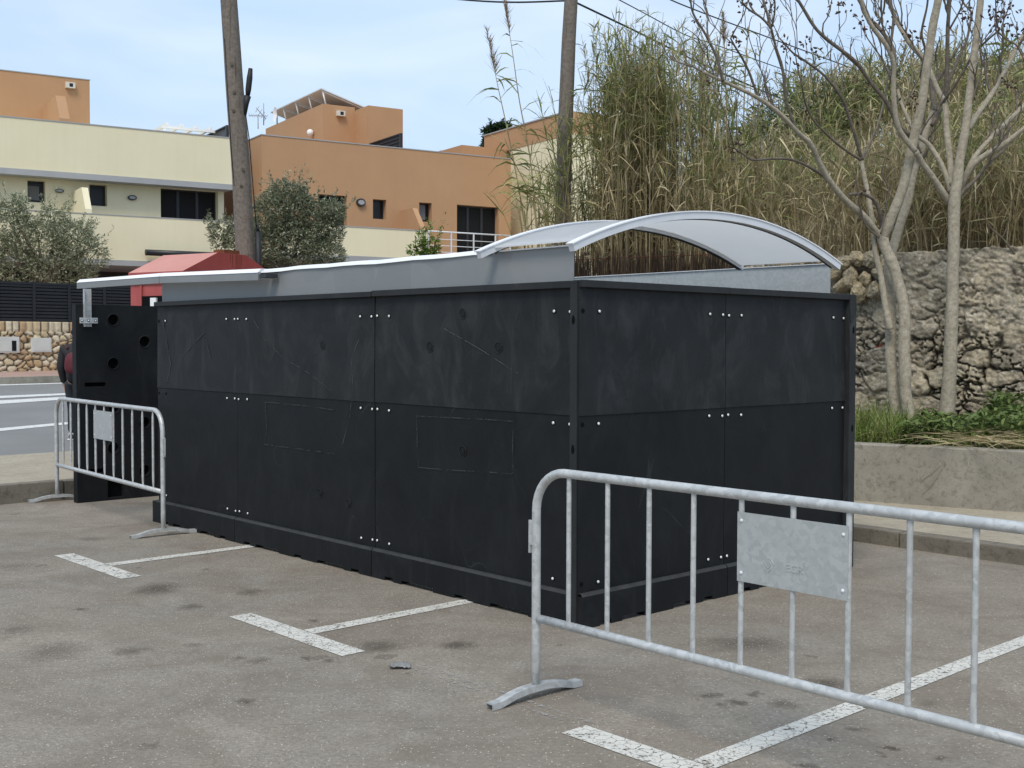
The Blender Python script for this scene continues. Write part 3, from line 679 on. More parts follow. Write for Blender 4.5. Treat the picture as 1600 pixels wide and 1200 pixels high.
def make_barrier(label, marks=True):
    root = empty('crowd_barrier', (0, 0, 0), 0, label, 'barrier', 'galvanised crowd barriers around the enclosure')
    H, rc, r = 1.105, .19, .0215
    pts = [(0, 0, .035)]; 
    pts += [(0, 0, z) for z in (.2, .4, .6, .8, H - rc)]
    pts += [(rc - rc * math.cos(t), 0, H - rc + rc * math.sin(t)) for t in [math.pi / 2 * k / 8 for k in range(1, 9)]]
    pts += [(BL * k / 10, 0, H) for k in range(1, 10)]
    pts += [(BL - rc + rc * math.sin(t), 0, H - rc + rc * math.cos(t)) for t in [math.pi / 2 * k / 8 for k in range(0, 9)]]
    pts += [(BL, 0, z) for z in (.8, .6, .4, .2, .035)]
    b = MB(); b.tube(pts, r, 14); b.build('frame', M['galv'], root)
    b = MB(); b.tube([(.018, 0, .388), (BL * .25, 0, .388), (BL * .5, 0, .388), (BL * .75, 0, .388), (BL - .018, 0, .388)], r * .98, 14); b.build('lower_rail', M['galv'], root)
    for k in range(11):                                # bars with flattened ends
        x = .220 + .2465 * k; b = MB(); zz = [.40, .42, .45, .5, .75, 1.0, 1.04, 1.065, 1.09]; vs = []; n = 10
        for z in zz:
            e = min(abs(z - .40), abs(z - 1.09)); fl = min(1, e / .06); ax, ay = .0145 - .003 * fl, .005 + .0065 * fl
            vs += [(x + ax * math.cos(2 * math.pi * q / n), ay * math.sin(2 * math.pi * q / n), z) for q in range(n)]
        for f in b.faces(vs, [(i * n + q, i * n + (q + 1) % n, (i + 1) * n + (q + 1) % n, (i + 1) * n + q) for i in range(len(zz) - 1) for q in range(n)]): f.smooth = True
        b.build('upright_bar', M['galv'], root)
    px0, px1, pz0, pz1 = .220 + .2465 * 4 - .008, .220 + .2465 * 6 + .006, .755, 1.037
    b = MB(); b.box(px0, px1, -.0165, -.0145, pz0, pz1); pl = b.build('sign_plate', M['galv_sheet'], root)
    for x in (px0 + .02, px1 - .02):
        for z in (pz0 + .035, pz1 - .035):
            b = MB(); b.tube([(x, -.0165, z), (x, -.0195, z), (x, -.022, z)], [.0085, .007, .002], 10); b.build('rivet', M['white_alu'], pl)
    if marks:
        me = text_mesh('ECR', .042, .0014); o = link('embossed_lettering', me, M['galv_sheet'], pl, (px0 + .232, -.017, pz0 + .072)); o.rotation_euler = (math.pi / 2, 0, 0)
        b = MB(); cx_, cz_ = px0 + .15, pz0 + .088
        def rot(u, v): c = math.cos(math.pi / 4); return Vector((cx_ + (u - v) * c, -.0166, cz_ + (u + v) * c))
        for rr in (.024, .012):
            b.tube([rot(-rr, rr), rot(-rr, -rr), rot(rr, -rr), rot(rr, rr * .6)], .0016, 6)
        b.build('embossed_mark', M['galv_sheet'], pl)
    for x in (0, BL):
        path = [(-.30, .032), (-.24, .034), (-.15, .056), (-.07, .066), (.07, .066), (.15, .056), (.24, .034), (.30, .032)]
        ft = channel(path, .05, .03, .004); o = ft.build('foot', M['galv'], root); o.location = (x, 0, 0)
    b = MB(); b.box(-.045, -.018, -.006, .006, .74, .86); b.box(-.049, -.039, -.006, .006, .70, .86); b.build('hook', M['galv'], root)
    b = MB(); b.box(BL + .018, BL + .05, -.006, .006, .86, .872); b.box(BL + .018, BL + .05, -.006, .006, .70, .712); b.box(BL + .042, BL + .05, -.006, .006, .70, .872); b.build('latch_loop', M['galv'], root)
    return root
bar1 = make_barrier('closest galvanised crowd barrier standing in front of the near corner of the black enclosure')
bar1.location = ew(-1.12, -.782); bar1.rotation_euler = (0, 0, AZ - math.pi / 2)
def copy_tree(o, parent=None):
    c = o.copy(); COL.objects.link(c)
    if parent is not None: c.parent = parent
    for ch in [x for x in bpy.data.objects if x.parent == o]: copy_tree(ch, c)
    return c
bar2 = copy_tree(bar1); bar2['label'] = 'distant galvanised crowd barrier across the opening at the far left end of the enclosure'
q0, q1 = ew(-.11, 7.75), ew(-.299, 4.885)
bar2.location = q0; bar2.rotation_euler = (0, 0, math.atan2((q1 - q0).y, (q1 - q0).x))
for x in list(bpy.data.objects):
    if x.parent and x.parent.parent == bar2 and x.name.startswith('embossed'): bpy.data.objects.remove(x)

# crumpled scrap on the asphalt
def scrap():
    P = gp(625, 1043); rnd = random.Random(5); b = MB(); vs = []; n = 9
    for j in range(n):
        for i in range(n):
            u, v = (i / (n - 1) - .5), (j / (n - 1) - .5)
            vs.append((u * .105 + .012 * mnoise.noise(Vector((u * 5, v * 5, 1))), v * .085 + .02 * mnoise.noise(Vector((u * 5, v * 5, 7))), .008 + .022 * abs(mnoise.noise(Vector((u * 7, v * 7, 3)))) + .004 * rnd.random()))
    for f in b.faces(vs, [(j * n + i, j * n + i + 1, (j + 1) * n + i + 1, (j + 1) * n + i) for j in range(n - 1) for i in range(n - 1)]): pass
    m = surf('grey_rag', (0.18, 0.18, 0.175), (0.26, 0.26, 0.25), 20, 0.9)
    o = b.build('scrap', m, None, (P.x, P.y, 0)); sol = o.modifiers.new('thickness', 'SOLIDIFY'); sol.thickness = .003
    tag(o, 'small crumpled grey scrap lying on the asphalt between the parking marks', 'litter')
scrap()

# ================================================================== STONE WALLS
def stone_cells(u, v, cw, ch, seed, jit=.38):
    """nearest / second nearest jittered stone centre; returns F1, F2, id"""
    rs = np.random.RandomState(seed); rows = np.arange(v.min() - 2 * ch, v.max() + 2 * ch, ch); pts = []
    for k, r in enumerate(rows):
        x = np.arange(u.min() - 2 * cw, u.max() + 2 * cw, cw) + (k % 2) * cw * .5 + rs.uniform(-.2, .2) * cw
        pts.append(np.stack([x + rs.uniform(-jit, jit, len(x)) * cw, r + rs.uniform(-jit, jit, len(x)) * ch], 1))
    pts = np.concatenate(pts); F1 = np.empty(len(u)); F2 = np.empty(len(u)); ID = np.empty(len(u), int)
    for s in range(0, len(u), 4000):
        d = np.hypot((u[s:s + 4000, None] - pts[None, :, 0]) / cw, (v[s:s + 4000, None] - pts[None, :, 1]) / ch)
        i2 = np.argpartition(d, 2, axis=1)[:, :2]; dd = np.take_along_axis(d, i2, 1); o = np.argsort(dd, axis=1)
        dd = np.take_along_axis(dd, o, 1); i2 = np.take_along_axis(i2, o, 1)
        F1[s:s + 4000] = dd[:, 0]; F2[s:s + 4000] = dd[:, 1]; ID[s:s + 4000] = i2[:, 0]
    return F1, F2, ID
def grid_faces(nu, nv):
    j, i = np.meshgrid(np.arange(nv - 1), np.arange(nu - 1), indexing='ij'); a = (j * nu + i).ravel()
    return np.stack([a, a + 1, a + nu + 1, a + nu], 1)

# old rubble retaining wall behind the planter
WP = Vector((4.46, 13.61, 0)); WD = Vector((-.86, .51, 0)).normalized(); WN = Vector((.51, .86, 0)).normalized()
def wq(q, r, z=0.0): return WP + WD * q + WN * r + Vector((0, 0, z))
def old_wall():
    q0, q1, z0, th, res = -4.0, 6.4, .55, .45, .015
    us = np.arange(q0, q1, res); nvv = int(2.35 / res); nh = 16
    nu = len(us); U = np.tile(us, nvv + nh); 
    top = 2.77 - .03 * us - .10 * sstep(1.0, 2.5, us) + .02 * (fbm(us * 3, us * 0, 3) - .5) * 2 + .02 * (fbm(us * 11, us * 0, 5) - .5) * 2
    jj = np.repeat(np.arange(nvv + nh), nu); TT = np.tile(top, nvv + nh)
    vz = np.where(jj < nvv, z0 + (TT - z0) * np.minimum(jj / (nvv - 1), 1), TT); rr = np.where(jj < nvv, 0, (jj - nvv + 1) / nh * th)
    arc = vz + rr
    wu = U + .20 * (fbm(U * 3, arc * 3, 11) - .5) + .07 * (fbm(U * 12, arc * 12, 12) - .5); wv = arc + .20 * (fbm(U * 3, arc * 3, 21) - .5) + .07 * (fbm(U * 12, arc * 12, 22) - .5)
    F1, F2, ID = stone_cells(wu, wv, .34, .22, 7, .45); G1, G2, IDs = stone_cells(wu, wv, .12, .085, 8, .48)
    rs = np.random.RandomState(3); tone = rs.uniform(0, 1, ID.max() + 1)[ID]; big = rs.uniform(0, 1, ID.max() + 1)[ID]; ts = rs.uniform(0, 1, IDs.max() + 1)[IDs]
    e = F2 - F1; es = G2 - G1
    low = 1 - sstep(1.35, 2.1, vz + .6 * (fbm(U * 1.2, vz * 1.2, 31) - .5))           # lower courses: open joints; upper: crusted with mortar
    use_small = (big > .42)
    edge = np.where(use_small, np.minimum(e, es * .8), e)
    joint = 1 - sstep(.02, .13, edge)
    gsel = fbm(U * 2.0, vz * 2.0, 41)
    gap = (1 - sstep(.01, .09, edge)) * sstep(.44, .56, gsel) * (.30 + .70 * low)
    n_m = fbm(U * 6, arc * 8, 51, 5) - .5; n_r = np.abs(fbm(U * 13, arc * 15, 55, 3) - .45); n_f = fbm(U * 40, arc * 40, 61, 2) - .5
    h = .022 * sstep(.0, .16, edge) * (.3 + .9 * low) + .05 * (tone - .5) * (.3 + low) + .025 * (ts - .5) * use_small + .085 * n_m - .10 * n_r + .045 * n_f - .12 * gap - .012 * joint
    crack = np.exp(-((U - (.05 + .18 * (vz - 2.1) + .05 * np.sin(vz * 16))) / .012) ** 2) * (vz > 1.75)
    h -= .07 * crack
    pal = np.array([[.42, .36, .26], [.50, .43, .31], [.33, .285, .215], [.45, .395, .30], [.56, .485, .345], [.36, .315, .235]])
    base = pal[(tone * 5.99).astype(int)] * (.80 + .4 * ts[:, None])
    crust = sstep(.44, .58, fbm(U * 5, arc * 5, 71, 5))[:, None] * (.15 + .35 * (1 - low))[:, None]
    c = base * (1 - crust) + np.array([.45, .39, .29]) * crust
    lich = sstep(.52, .64, fbm(U * 9, arc * 9, 75, 5))[:, None]; c = c * (1 - .5 * lich) + np.array([.17, .15, .12]) * .5 * lich
    white = sstep(.60, .64, fbm(U * 17, arc * 19, 81, 4))[:, None]; c = c * (1 - .8 * white) + np.array([.62, .56, .44]) * .8 * white
    mort = (joint * (.35 + .4 * (1 - low)) * (1 - gap))[:, None]; c = c * (1 - mort) + np.array([.50, .45, .36]) * mort
    red = ((big > .93) & use_small & (ts > .965))[:, None]; c = np.where(red, [.26, .09, .065], c)
    topl = (sstep(nvv - 7, nvv + 2, jj))[:, None] * .5; c = c * (1 - topl) + np.array([.50, .43, .31]) * topl
    dk = np.clip(gap + crack, 0, 1)[:, None]; c = c * (1 - .65 * dk)                    # open joints and the crack are darker
    P = np.array(WP)[None] + np.array(WD)[None] * U[:, None] + np.array(WN)[None] * rr[:, None]; P[:, 2] = vz
    outw = np.array(-WN)[None] * np.where(jj < nvv, 1, 0)[:, None] + np.array([0, 0, 1.0])[None] * np.where(jj >= nvv - 1, .6, 0)[:, None]
    h = h * .78
    V = P + outw * h[:, None]
    root = empty('rubble_wall', wq(0, .2, .6), 0, 'old grey rubble stone retaining wall behind the concrete planter', 'wall')
    o = arrmesh('masonry', V - np.array(root.location), [grid_faces(nu, nvv + nh)], M['stone'], c, root, smooth=False)
    return root
owall = old_wall()
def boulder(P, r, seed, col, parent):
    bm = bmesh.new(); bmesh.ops.create_icosphere(bm, subdivisions=4, radius=1)
    rs = random.Random(seed); ax = Vector((rs.uniform(.8, 1.3), rs.uniform(.8, 1.1), rs.uniform(.6, .95)))
    planes = [(Vector((rs.gauss(0, 1), rs.gauss(0, 1), rs.gauss(0, 1))).normalized(), rs.uniform(.55, .9)) for _ in range(9)]
    for v in bm.verts:
        p = v.co.copy()
        for n, d in planes:
            k = p.dot(n)
            if k > d: p -= n * (k - d) * .85
        p *= 1 + .16 * mnoise.fractal(p * 2.2 + Vector((seed, 0, 0)), 1, 2, 4) + .08 * mnoise.noise(p * 9)
        v.co = Vector((p.x * ax.x, p.y * ax.y, p.z * ax.z)) * r
    me = bpy.data.meshes.new('rubble_stone'); bm.to_mesh(me); bm.free()
    a = me.color_attributes.new('col', 'FLOAT_COLOR', 'POINT')
    for i, v in enumerate(me.vertices):
        k = .85 + .35 * mnoise.noise(v.co * 30); a.data[i].color = (col[0] * k, col[1] * k, col[2] * k, 1)
    o = link('rubble_stone', me, M['stone'], parent, P - parent.location); o.rotation_euler = (rs.uniform(0, 6), rs.uniform(0, 6), rs.uniform(0, 6))
for k, (px, py, r) in enumerate([(1318, 412, .10), (1340, 405, .115), (1362, 409, .11), (1330, 432, .12), (1352, 436, .11), (1372, 428, .10), (1316, 446, .12), (1340, 455, .12), (1365, 452, .10), (1300, 424, .11), (1290, 408, .10), (1270, 409, .085), (1248, 411, .08), (1226, 412, .085), (1204, 413, .075), (1384, 414, .085), (1382, 445, .09)]):
    boulder(at(px, py, 13.55 - (px - 1400) * .0035), r * 1.05, k + 3, ((.50, .42, .28), (.56, .46, .30), (.40, .35, .25))[k % 3], owall)

# concrete planter in front of it (thing), its soil, and the raised pavement it stands on
PA, PB = Vector((5.545, 1.579, 0)), Vector((6.014, .028, 0)); pd = (PB - PA).normalized()
def planter_pt(s, off, z): x = PA + pd * s; n = Vector((-pd.y, pd.x, 0)); x = x + n * off; return ew(x.x, x.y, z)
plt_ = empty('planter', planter_pt(0, 0, .12), 0, 'long low concrete planter wall holding soil, grass and two bare trees', 'planter')
def planter():
    b = MB(); n = 60; vs = []; L0, L1 = -3.3, 6.5
    for k in range(n + 1):
        s = L0 + (L1 - L0) * k / n; e = .012 * mnoise.noise(Vector((s * 2.3, 0, 4))); f = .010 * mnoise.noise(Vector((s * 3.1, 3, 1)))
        for off, z in ((f, .05), (f * .5, .40), (e, .695 + e), (.012 + e, .708 + e), (.17 + f, .708 + f), (.18, .55)): vs.append(planter_pt(s, off, z) - plt_.location)
    b.faces(vs, [(6 * k + i, 6 * k + i + 1, 6 * k + 7 + i, 6 * k + 6 + i) for k in range(n) for i in range(5)])
    b.build('planter_wall', M['planter'], plt_)
    b = MB(); vs = []
    for k in range(n + 1):
        s = L0 + (L1 - L0) * k / n
        for off, z in ((.17, .665), (.6, .70), (1.1, .76), (2.3, .88)): vs.append(planter_pt(s, off, z + .03 * mnoise.noise(Vector((s * 3, off * 4, 0)))) - plt_.location)
    b.faces(vs, [(4 * k + i, 4 * k + i + 1, 4 * k + 5 + i, 4 * k + 4 + i) for k in range(n) for i in range(3)]); b.build('soil', M['soil'], plt_, smooth=True)
planter()

# far garden wall of honey coloured stone, with meter hatches, and the slatted fence on it
G0, G1 = rp(0, 580, .17), rp(110, 577.6, .17); GD = Vector(((G1 - G0).x, (G1 - G0).y, 0)).normalized(); GN = Vector((-GD.y, GD.x, 0))
GZT = at(0, 502, G0.y).z; GZB = min(G0.z, G1.z) - .1
gw = empty('garden_wall', (G0.x, G0.y, GZB), 0, 'honey coloured stone garden wall across the road with two pale meter hatches', 'wall')
def gpx(px):     # distance along the garden wall at a pixel column
    d = ray(px, 540); o = Vector((0, 0, CAMH)); k = ((G0 - o).dot(GN)) / d.dot(GN); return (o + d * k - G0).dot(GD)
def gzy(px, py): 
    d = ray(px, py); o = Vector((0, 0, CAMH)); k = ((G0 - o).dot(GN)) / d.dot(GN); return (o + d * k).z
def garden_wall():
    a0, a1, res = gpx(-60), gpx(330), .03; us = np.arange(a0, a1, res); nvv = int((GZT - GZB) / res) + 1; nh = 8; nu = len(us)
    U = np.tile(us, nvv + nh); jj = np.repeat(np.arange(nvv + nh), nu); vz = GZB + np.minimum(jj / (nvv - 1), 1) * (GZT - GZB); rr = np.where(jj < nvv, 0, (jj - nvv + 1) / nh * .35)
    wu = U + .09 * (fbm(U * 4, vz * 4, 1) - .5); wv = vz + .09 * (fbm(U * 4, vz * 4, 2) - .5)
    F1, F2, ID = stone_cells(wu, wv, .22, .155, 17, .42); T1, T2, IT = stone_cells(U, vz * 0 + .5, .19, 5, 18, .15)
    toprow = vz > GZT - .27; e = np.where(toprow, np.minimum((T2 - T1), np.abs(vz - (GZT - .27)) * 7), F2 - F1); idd = np.where(toprow, IT + 9000, ID)
    rs = np.random.RandomState(9); tn = rs.uniform(0, 1, 20000)[idd % 20000]
    joint = 1 - sstep(.06, .16, e); h = .05 * sstep(.03, .3, e) + .02 * (fbm(U * 15, vz * 15, 5) - .5)
    pal = np.array([[.58, .45, .28], [.66, .54, .35], [.52, .37, .21], [.62, .52, .37], [.48, .33, .19], [.70, .59, .42]])
    c = pal[(tn * 5.99).astype(int)] * (1 - joint[:, None]) + np.array([.06, .048, .034]) * joint[:, None]
    P = np.array([G0.x, G0.y, 0])[None] + np.array(GD)[None] * U[:, None] + np.array(GN)[None] * rr[:, None]; P[:, 2] = vz
    V = P - np.array(GN)[None] * h[:, None]
    arrmesh('masonry', V - np.array(gw.location), [grid_faces(nu, nvv + nh)], M['honey'], c, gw)
garden_wall()
mb_mat = surf('meter_hatch_paint', (0.60, 0.59, 0.54), (0.68, 0.67, 0.62), 3, 0.7)
for x0, x1, y0, y1, win in ((-24, 28, 526, 551, True), (47, 78, 527.5, 550.5, False)):
    a0, a1, z0, z1 = gpx(x0), gpx(x1), gzy(0, y1), gzy(0, y0)
    def gl(a, off, z): return G0 + GD * a - GN * off + Vector((0, 0, z - G0.z)) - gw.location
    b = MB(); P = [gl(a, off, z) for z in (z0, z1) for off in (-.02, .085) for a in (a0, a1)]
    b.faces(P, [(0, 2, 3, 1), (4, 5, 7, 6), (0, 1, 5, 4), (2, 6, 7, 3), (0, 4, 6, 2), (1, 3, 7, 5)]); mbx = b.build('meter_box', mb_mat, gw)
    b = MB(); t = .035; P = [gl(a, off, z) for z in (z0 + t, z1 - t) for off in (.08, .092) for a in (a0 + t, a1 - t)]
    b.faces(P, [(0, 2, 3, 1), (4, 5, 7, 6), (0, 1, 5, 4), (2, 6, 7, 3), (0, 4, 6, 2), (1, 3, 7, 5)]); b.build('hatch', mb_mat, mbx)
    if win:
        wx0, wx1 = gpx(16), gpx(23); b = MB(); P = [gl(a, off, z) for z in (z1 - .36, z1 - .10) for off in (.085, .097) for a in (wx0, wx1)]
        b.faces(P, [(0, 2, 3, 1), (4, 5, 7, 6), (0, 1, 5, 4), (2, 6, 7, 3), (0, 4, 6, 2), (1, 3, 7, 5)]); b.build('reading_window', M['glass_dark'], mbx)
fz1 = gzy(0, 438.5)
fen = empty('slat_fence', G0 + GN * .15 + Vector((0, 0, GZT - G0.z)), math.atan2(GD.y, GD.x), 'dark slatted metal fence standing on the honey coloured garden wall', 'fence')
fa0, fa1 = gpx(-60), gpx(330); fh = fz1 - GZT
b = MB(); ns = 11
for k in range(ns):
    z = .05 + k * (fh - .07) / ns; b.prism([Vector((fa0, 0, z)), Vector((fa0, -.035, z - .02)), Vector((fa0, -.035, z + .035)), Vector((fa0, 0, z + .055))], (fa1 - fa0, 0, 0))
b.box(fa0, fa1, -.045, .02, fh - .06, fh); b.box(fa0, fa1, -.045, .02, 0, .04); b.box(fa0, fa1, .012, .02, 0.04, fh - .06); b.build('slat_panel', M['dark_metal'], fen)
for px in (-57, 1, 57, 112, 167, 222, 277): 
    b = MB(); a = gpx(px); b.box(a - .04, a + .04, -.055, .035, 0, fh + .01); b.build('fence_post', M['dark_metal'], fen)

# ================================================================== HOUSES
HANG = R_(31.6); HU = Vector((math.cos(HANG), math.sin(HANG), 0)); HNv = Vector((-math.sin(HANG), math.cos(HANG), 0))
H0 = at(0, 300, 38.0); H0.z = 1.0
def hpl(px, py, off=0.0):
    d = ray(px, py); o = Vector((0, 0, CAMH)); k = (off - (o - H0).dot(HNv)) / d.dot(HNv); P = o + d * k - H0
    return P.dot(HU), P.z
def wall_open(b, a0, a1, z0, z1, ops, y, dep=.18):
    xs = sorted({a0, a1, *[o[0] for o in ops], *[o[1] for o in ops]}); zs = sorted({z0, z1, *[o[2] for o in ops], *[o[3] for o in ops]})
    for i in range(len(xs) - 1):
        for j in range(len(zs) - 1):
            cx, cz_ = (xs[i] + xs[i + 1]) / 2, (zs[j] + zs[j + 1]) / 2
            if any(o[0] < cx < o[1] and o[2] < cz_ < o[3] for o in ops): continue
            b.quad((xs[i], y, zs[j]), (xs[i + 1], y, zs[j]), (xs[i + 1], y, zs[j + 1]), (xs[i], y, zs[j + 1]))
    for p, q, r, s in ops:
        b.quad((p, y, r), (p, y, s), (p, y + dep, s), (p, y + dep, r)); b.quad((q, y, r), (q, y + dep, r), (q, y + dep, s), (q, y, s))
        b.quad((p, y, r), (p, y + dep, r), (q, y + dep, r), (q, y, r)); b.quad((p, y, s), (q, y, s), (q, y + dep, s), (p, y + dep, s))
def box_shell(b, a0, a1, y0, y1, z0, z1, faces='frlbt'):
    if 'f' in faces: b.quad((a0, y0, z0), (a1, y0, z0), (a1, y0, z1), (a0, y0, z1))
    if 'b' in faces: b.quad((a0, y1, z0), (a1, y1, z0), (a1, y1, z1), (a0, y1, z1))
    if 'l' in faces: b.quad((a0, y0, z0), (a0, y1, z0), (a0, y1, z1), (a0, y0, z1))
    if 'r' in faces: b.quad((a1, y0, z0), (a1, y1, z0), (a1, y1, z1), (a1, y0, z1))
    if 't' in faces: b.quad((a0, y0, z1), (a1, y0, z1), (a1, y1, z1), (a0, y1, z1))
    if 'd' in faces: b.quad((a0, y0, z0), (a1, y0, z0), (a1, y1, z0), (a0, y1, z0))
def window(par, op, y, leaves=1, blind=0.0, mat='dark_metal'):
    p, q, r, s = op; t = .05; b = MB()
    b.box(p, q, y, y + .05, r, r + t); b.box(p, q, y, y + .05, s - t, s); b.box(p, p + t, y + .001, y + .049, r + t, s - t); b.box(q - t, q, y + .001, y + .049, r + t, s - t)
    for k in range(1, leaves): x = p + (q - p) * k / leaves; b.box(x - t, x + t, y - .006, y + .049, r + t, s - t)
    f = b.build('window', M[mat], par)
    b = MB(); b.box(p + t, q - t, y + .02, y + .03, r + t, s - t); b.build('pane', M['glass_dark'] if leaves < 2 else M['shutter'], f)
    if blind: b = MB(); b.box(p + t, p + t + (q - p - 2 * t) * .8, y + .012, y + .017, r + t + .05, r + t + .05 + (s - r - 2 * t) * blind); b.build('blind', M['blind'], f)
    b = MB(); b.box(p - .05, q + .05, y - .2, y - .0, r - .035, r + .004); b.build('sill', M['slab'], f)
    return f
def lamp(par, P, w_, h_, d=.1, mat='slab'):
    a, y, z = P; b = MB(); n = 16
    b.prism([Vector((a + w_ / 2 * math.cos(2 * math.pi * k / n), y, z + h_ / 2 * math.sin(2 * math.pi * k / n))) for k in range(n)], (0, -d, 0)); o = b.build('wall_lamp', M['dark_metal'], par)
    b = MB(); b.prism([Vector((a + w_ * .36 * math.cos(2 * math.pi * k / n), y - d, z + h_ * .3 * math.sin(2 * math.pi * k / n))) for k in range(n)], (0, -.012, 0)); b.build('lamp_glass', M[mat], o)
def fin(par, a, th, prof, mat, name='fin_wall'):
    b = MB(); b.prism([Vector((a, y, z)) for y, z in prof], (th, 0, 0)); return b.build(name, mat, par)

# --- cream house
ch = empty('cream_house', H0, HANG, 'long cream rendered two storey house with grey slab edge and orange roof room', 'house')
cA0, cA1 = -7.0, hpl(363, 250)[0]
zpt = hpl(180, 199)[1]; zsl = hpl(0, 261.5)[1]; zsb = hpl(0, 271)[1]; zbt = (hpl(43, 331, -1.6)[1] + hpl(336, 344, -1.6)[1]) / 2; zbb = hpl(175, 406, -1.6)[1]; zbs = hpl(175, 414.5, -1.6)[1]
RY, BYO = .6, -1.6
def op(x0, y0, x1, y1, off): a0, z1 = hpl(x0, y0, off); a1, z0 = hpl(x1, y1, off); return (a0, a1, z0, z1)
cops = [op(42.7, 281, 71, 317, RY), op(139.6, 287.5, 167.5, 322.6, RY), op(251, 293, 341, 345, RY)]
cops[2] = (cops[2][0], cops[2][1], zbs + .25, cops[2][3])
b = MB(); wall_open(b, cA0, cA1 - .12, zbs, zsb + .05, cops, RY, .3); box_shell(b, cA0, cA1 - .12, RY, 9, zbs, zsb, 'lrb'); b.build('wall', M['cream'], ch)
b = MB(); box_shell(b, cA0, cA1, 0, 9, zsl, zpt, 'flrbt'); b.build('parapet', M['cream'], ch)
b = MB(); b.box(cA0, cA1, -.03, 9, zsb, zsl - .001); b.build('roof_slab', M['slab'], ch)
b = MB(); b.box(cA0, cA1 + .01, -.02, .14, zpt, zpt + .035); b.build('coping', M['slab'], ch)
b = MB(); box_shell(b, cA0, cA1, BYO, BYO + .16, zbb, zbt, 'flrbtd'); b.build('balcony', M['cream'], ch)
b = MB(); b.box(cA0, cA1, BYO - .015, BYO + .18, zbt, zbt + .03); b.build('coping', M['slab'], ch)
b = MB(); b.box(cA0, cA1, BYO - .03, 8.9, zbs, zbb - .001); b.build('balcony_slab', M['slab'], ch)
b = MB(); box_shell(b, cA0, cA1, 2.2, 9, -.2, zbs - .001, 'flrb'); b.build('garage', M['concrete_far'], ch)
window(ch, cops[0], RY + .3, 1, .75); window(ch, cops[1], RY + .3, 1, .0); window(ch, cops[2], RY + .3, 3)
for px, py, ww, hh in ((92.5, 298.5, .28, .13), (206, 309.2, .30, .17)): a, z = hpl(px, py, RY); lamp(ch, (a, RY, z), ww, hh)
a, z = hpl(113, 301, RY); zt = z + .02
fin(ch, a, .20, [(RY, zbs), (RY, zt), (-.85, zt), (BYO + .2, zt - .75), (BYO + .2, zbs)], M['cream'])
b = MB(); a0, z = hpl(227, 392, -1.8); a1 = hpl(352, 395, -1.8)[0]; b.tube([(a0, -1.82, z - .05), (a1, -1.82, z - .05)], .10, 14); b.build('awning', M['dark_metal'], ch)
# roof room with its fin and lamp
TY = 3.2; ta1, tz = hpl(140, 125.5, TY); 
b = MB(); box_shell(b, -8, ta1, TY, 9, zsl, tz, 'flrbt'); rr_ = b.build('roof_room', M['orange'], ch)
b = MB(); b.box(-8, ta1 + .02, TY - .02, TY + .16, tz, tz + .03); b.build('coping', M['slab'], rr_)
a, z = hpl(66, 168, TY); fin(rr_, a, .32, [(TY, zsl), (TY, z), (TY - 2.4, z), (TY - 3.05, z - .85), (TY - 3.05, zsl)], M['orange'])
a, z = hpl(109, 134, TY); b = MB(); b.box(a - .16, a + .16, TY - .16, TY, z - .1, z + .1); o = b.build('floodlight', M['plastic_white'], rr_); b = MB(); b.box(a - .04, a + .08, TY - .165, TY - .159, z - .06, z + .06); b.build('lens', M['glass_dark'], o)
# pergola beams and louvre on the roof, partly behind the parapet
a0, z = hpl(236, 204, 4.5); a1, z1 = hpl(330, 213, 4.5)
b = MB()
for k in range(5): x = a0 + .2 + (a1 - a0) * k / 4.2; b.box(x - .05, x + .05, 3.0, 5.6, z - .02, z + .09)
b.box(a0, a1, 3.0, 3.12, z - .12, z - .025); b.box(a0, a1, 5.4, 5.52, z - .12, z - .025)
for x in (a0 + .1, a1 - .1): b.box(x - .05, x + .05, 3.005, 3.1, zsl, z - .121)
b.build('pergola', M['white_metal'], ch)
def louvre(par, a0, y0, a1, y1, z0, z1a, z1b, n=7):
    b = MB(); d = Vector((a1 - a0, y1 - y0, 0)); nn = Vector((-d.y, d.x, 0)).normalized() * .03
    for k in range(n):
        u0 = k / n; P = [Vector((a0, y0, z0 + (z1a - z0) * u0)), Vector((a1, y1, z0 + (z1b - z0) * u0))]
        h0, h1 = (z1a - z0) / n * .72, (z1b - z0) / n * .72
        b.faces([P[0] - nn, P[1] - nn, P[1] + nn + Vector((0, 0, h1)), P[0] + nn + Vector((0, 0, h0)), P[0] + nn * .6, P[1] + nn * .6], [(0, 1, 2, 3), (0, 4, 5, 1), (4, 3, 2, 5)])
    b.faces([Vector((a0, y0, z0)) + nn * .9, Vector((a1, y1, z0)) + nn * .9, Vector((a1, y1, z1b)) + nn * .9, Vector((a0, y0, z1a)) + nn * .9], [(0, 1, 2, 3)])
    for (x, y, zt_) in ((a0, y0, z1a), (a1, y1, z1b)): b.box(x - .05, x + .05, y - .05, y + .05, z0, zt_ + .04)
    b.faces([Vector((a0, y0, z1a)) - nn, Vector((a1, y1, z1b)) - nn, Vector((a1, y1, z1b)) + nn, Vector((a0, y0, z1a)) + nn, Vector((a0, y0, z1a + .05)) - nn, Vector((a1, y1, z1b + .05)) - nn, Vector((a1, y1, z1b + .05)) + nn, Vector((a0, y0, z1a + .05)) + nn], [(0, 1, 5, 4), (4, 5, 6, 7), (2, 3, 7, 6)])
    return b.build('louvre_screen', M['dark_metal'], par)
a0, z = hpl(322, 211, 3.6); a1, z1 = hpl(360, 199, 2.0); louvre(ch, a1 - .25, 4.2, a1 - .25, 1.6, zsl, z1 - .05, z1 - .05)

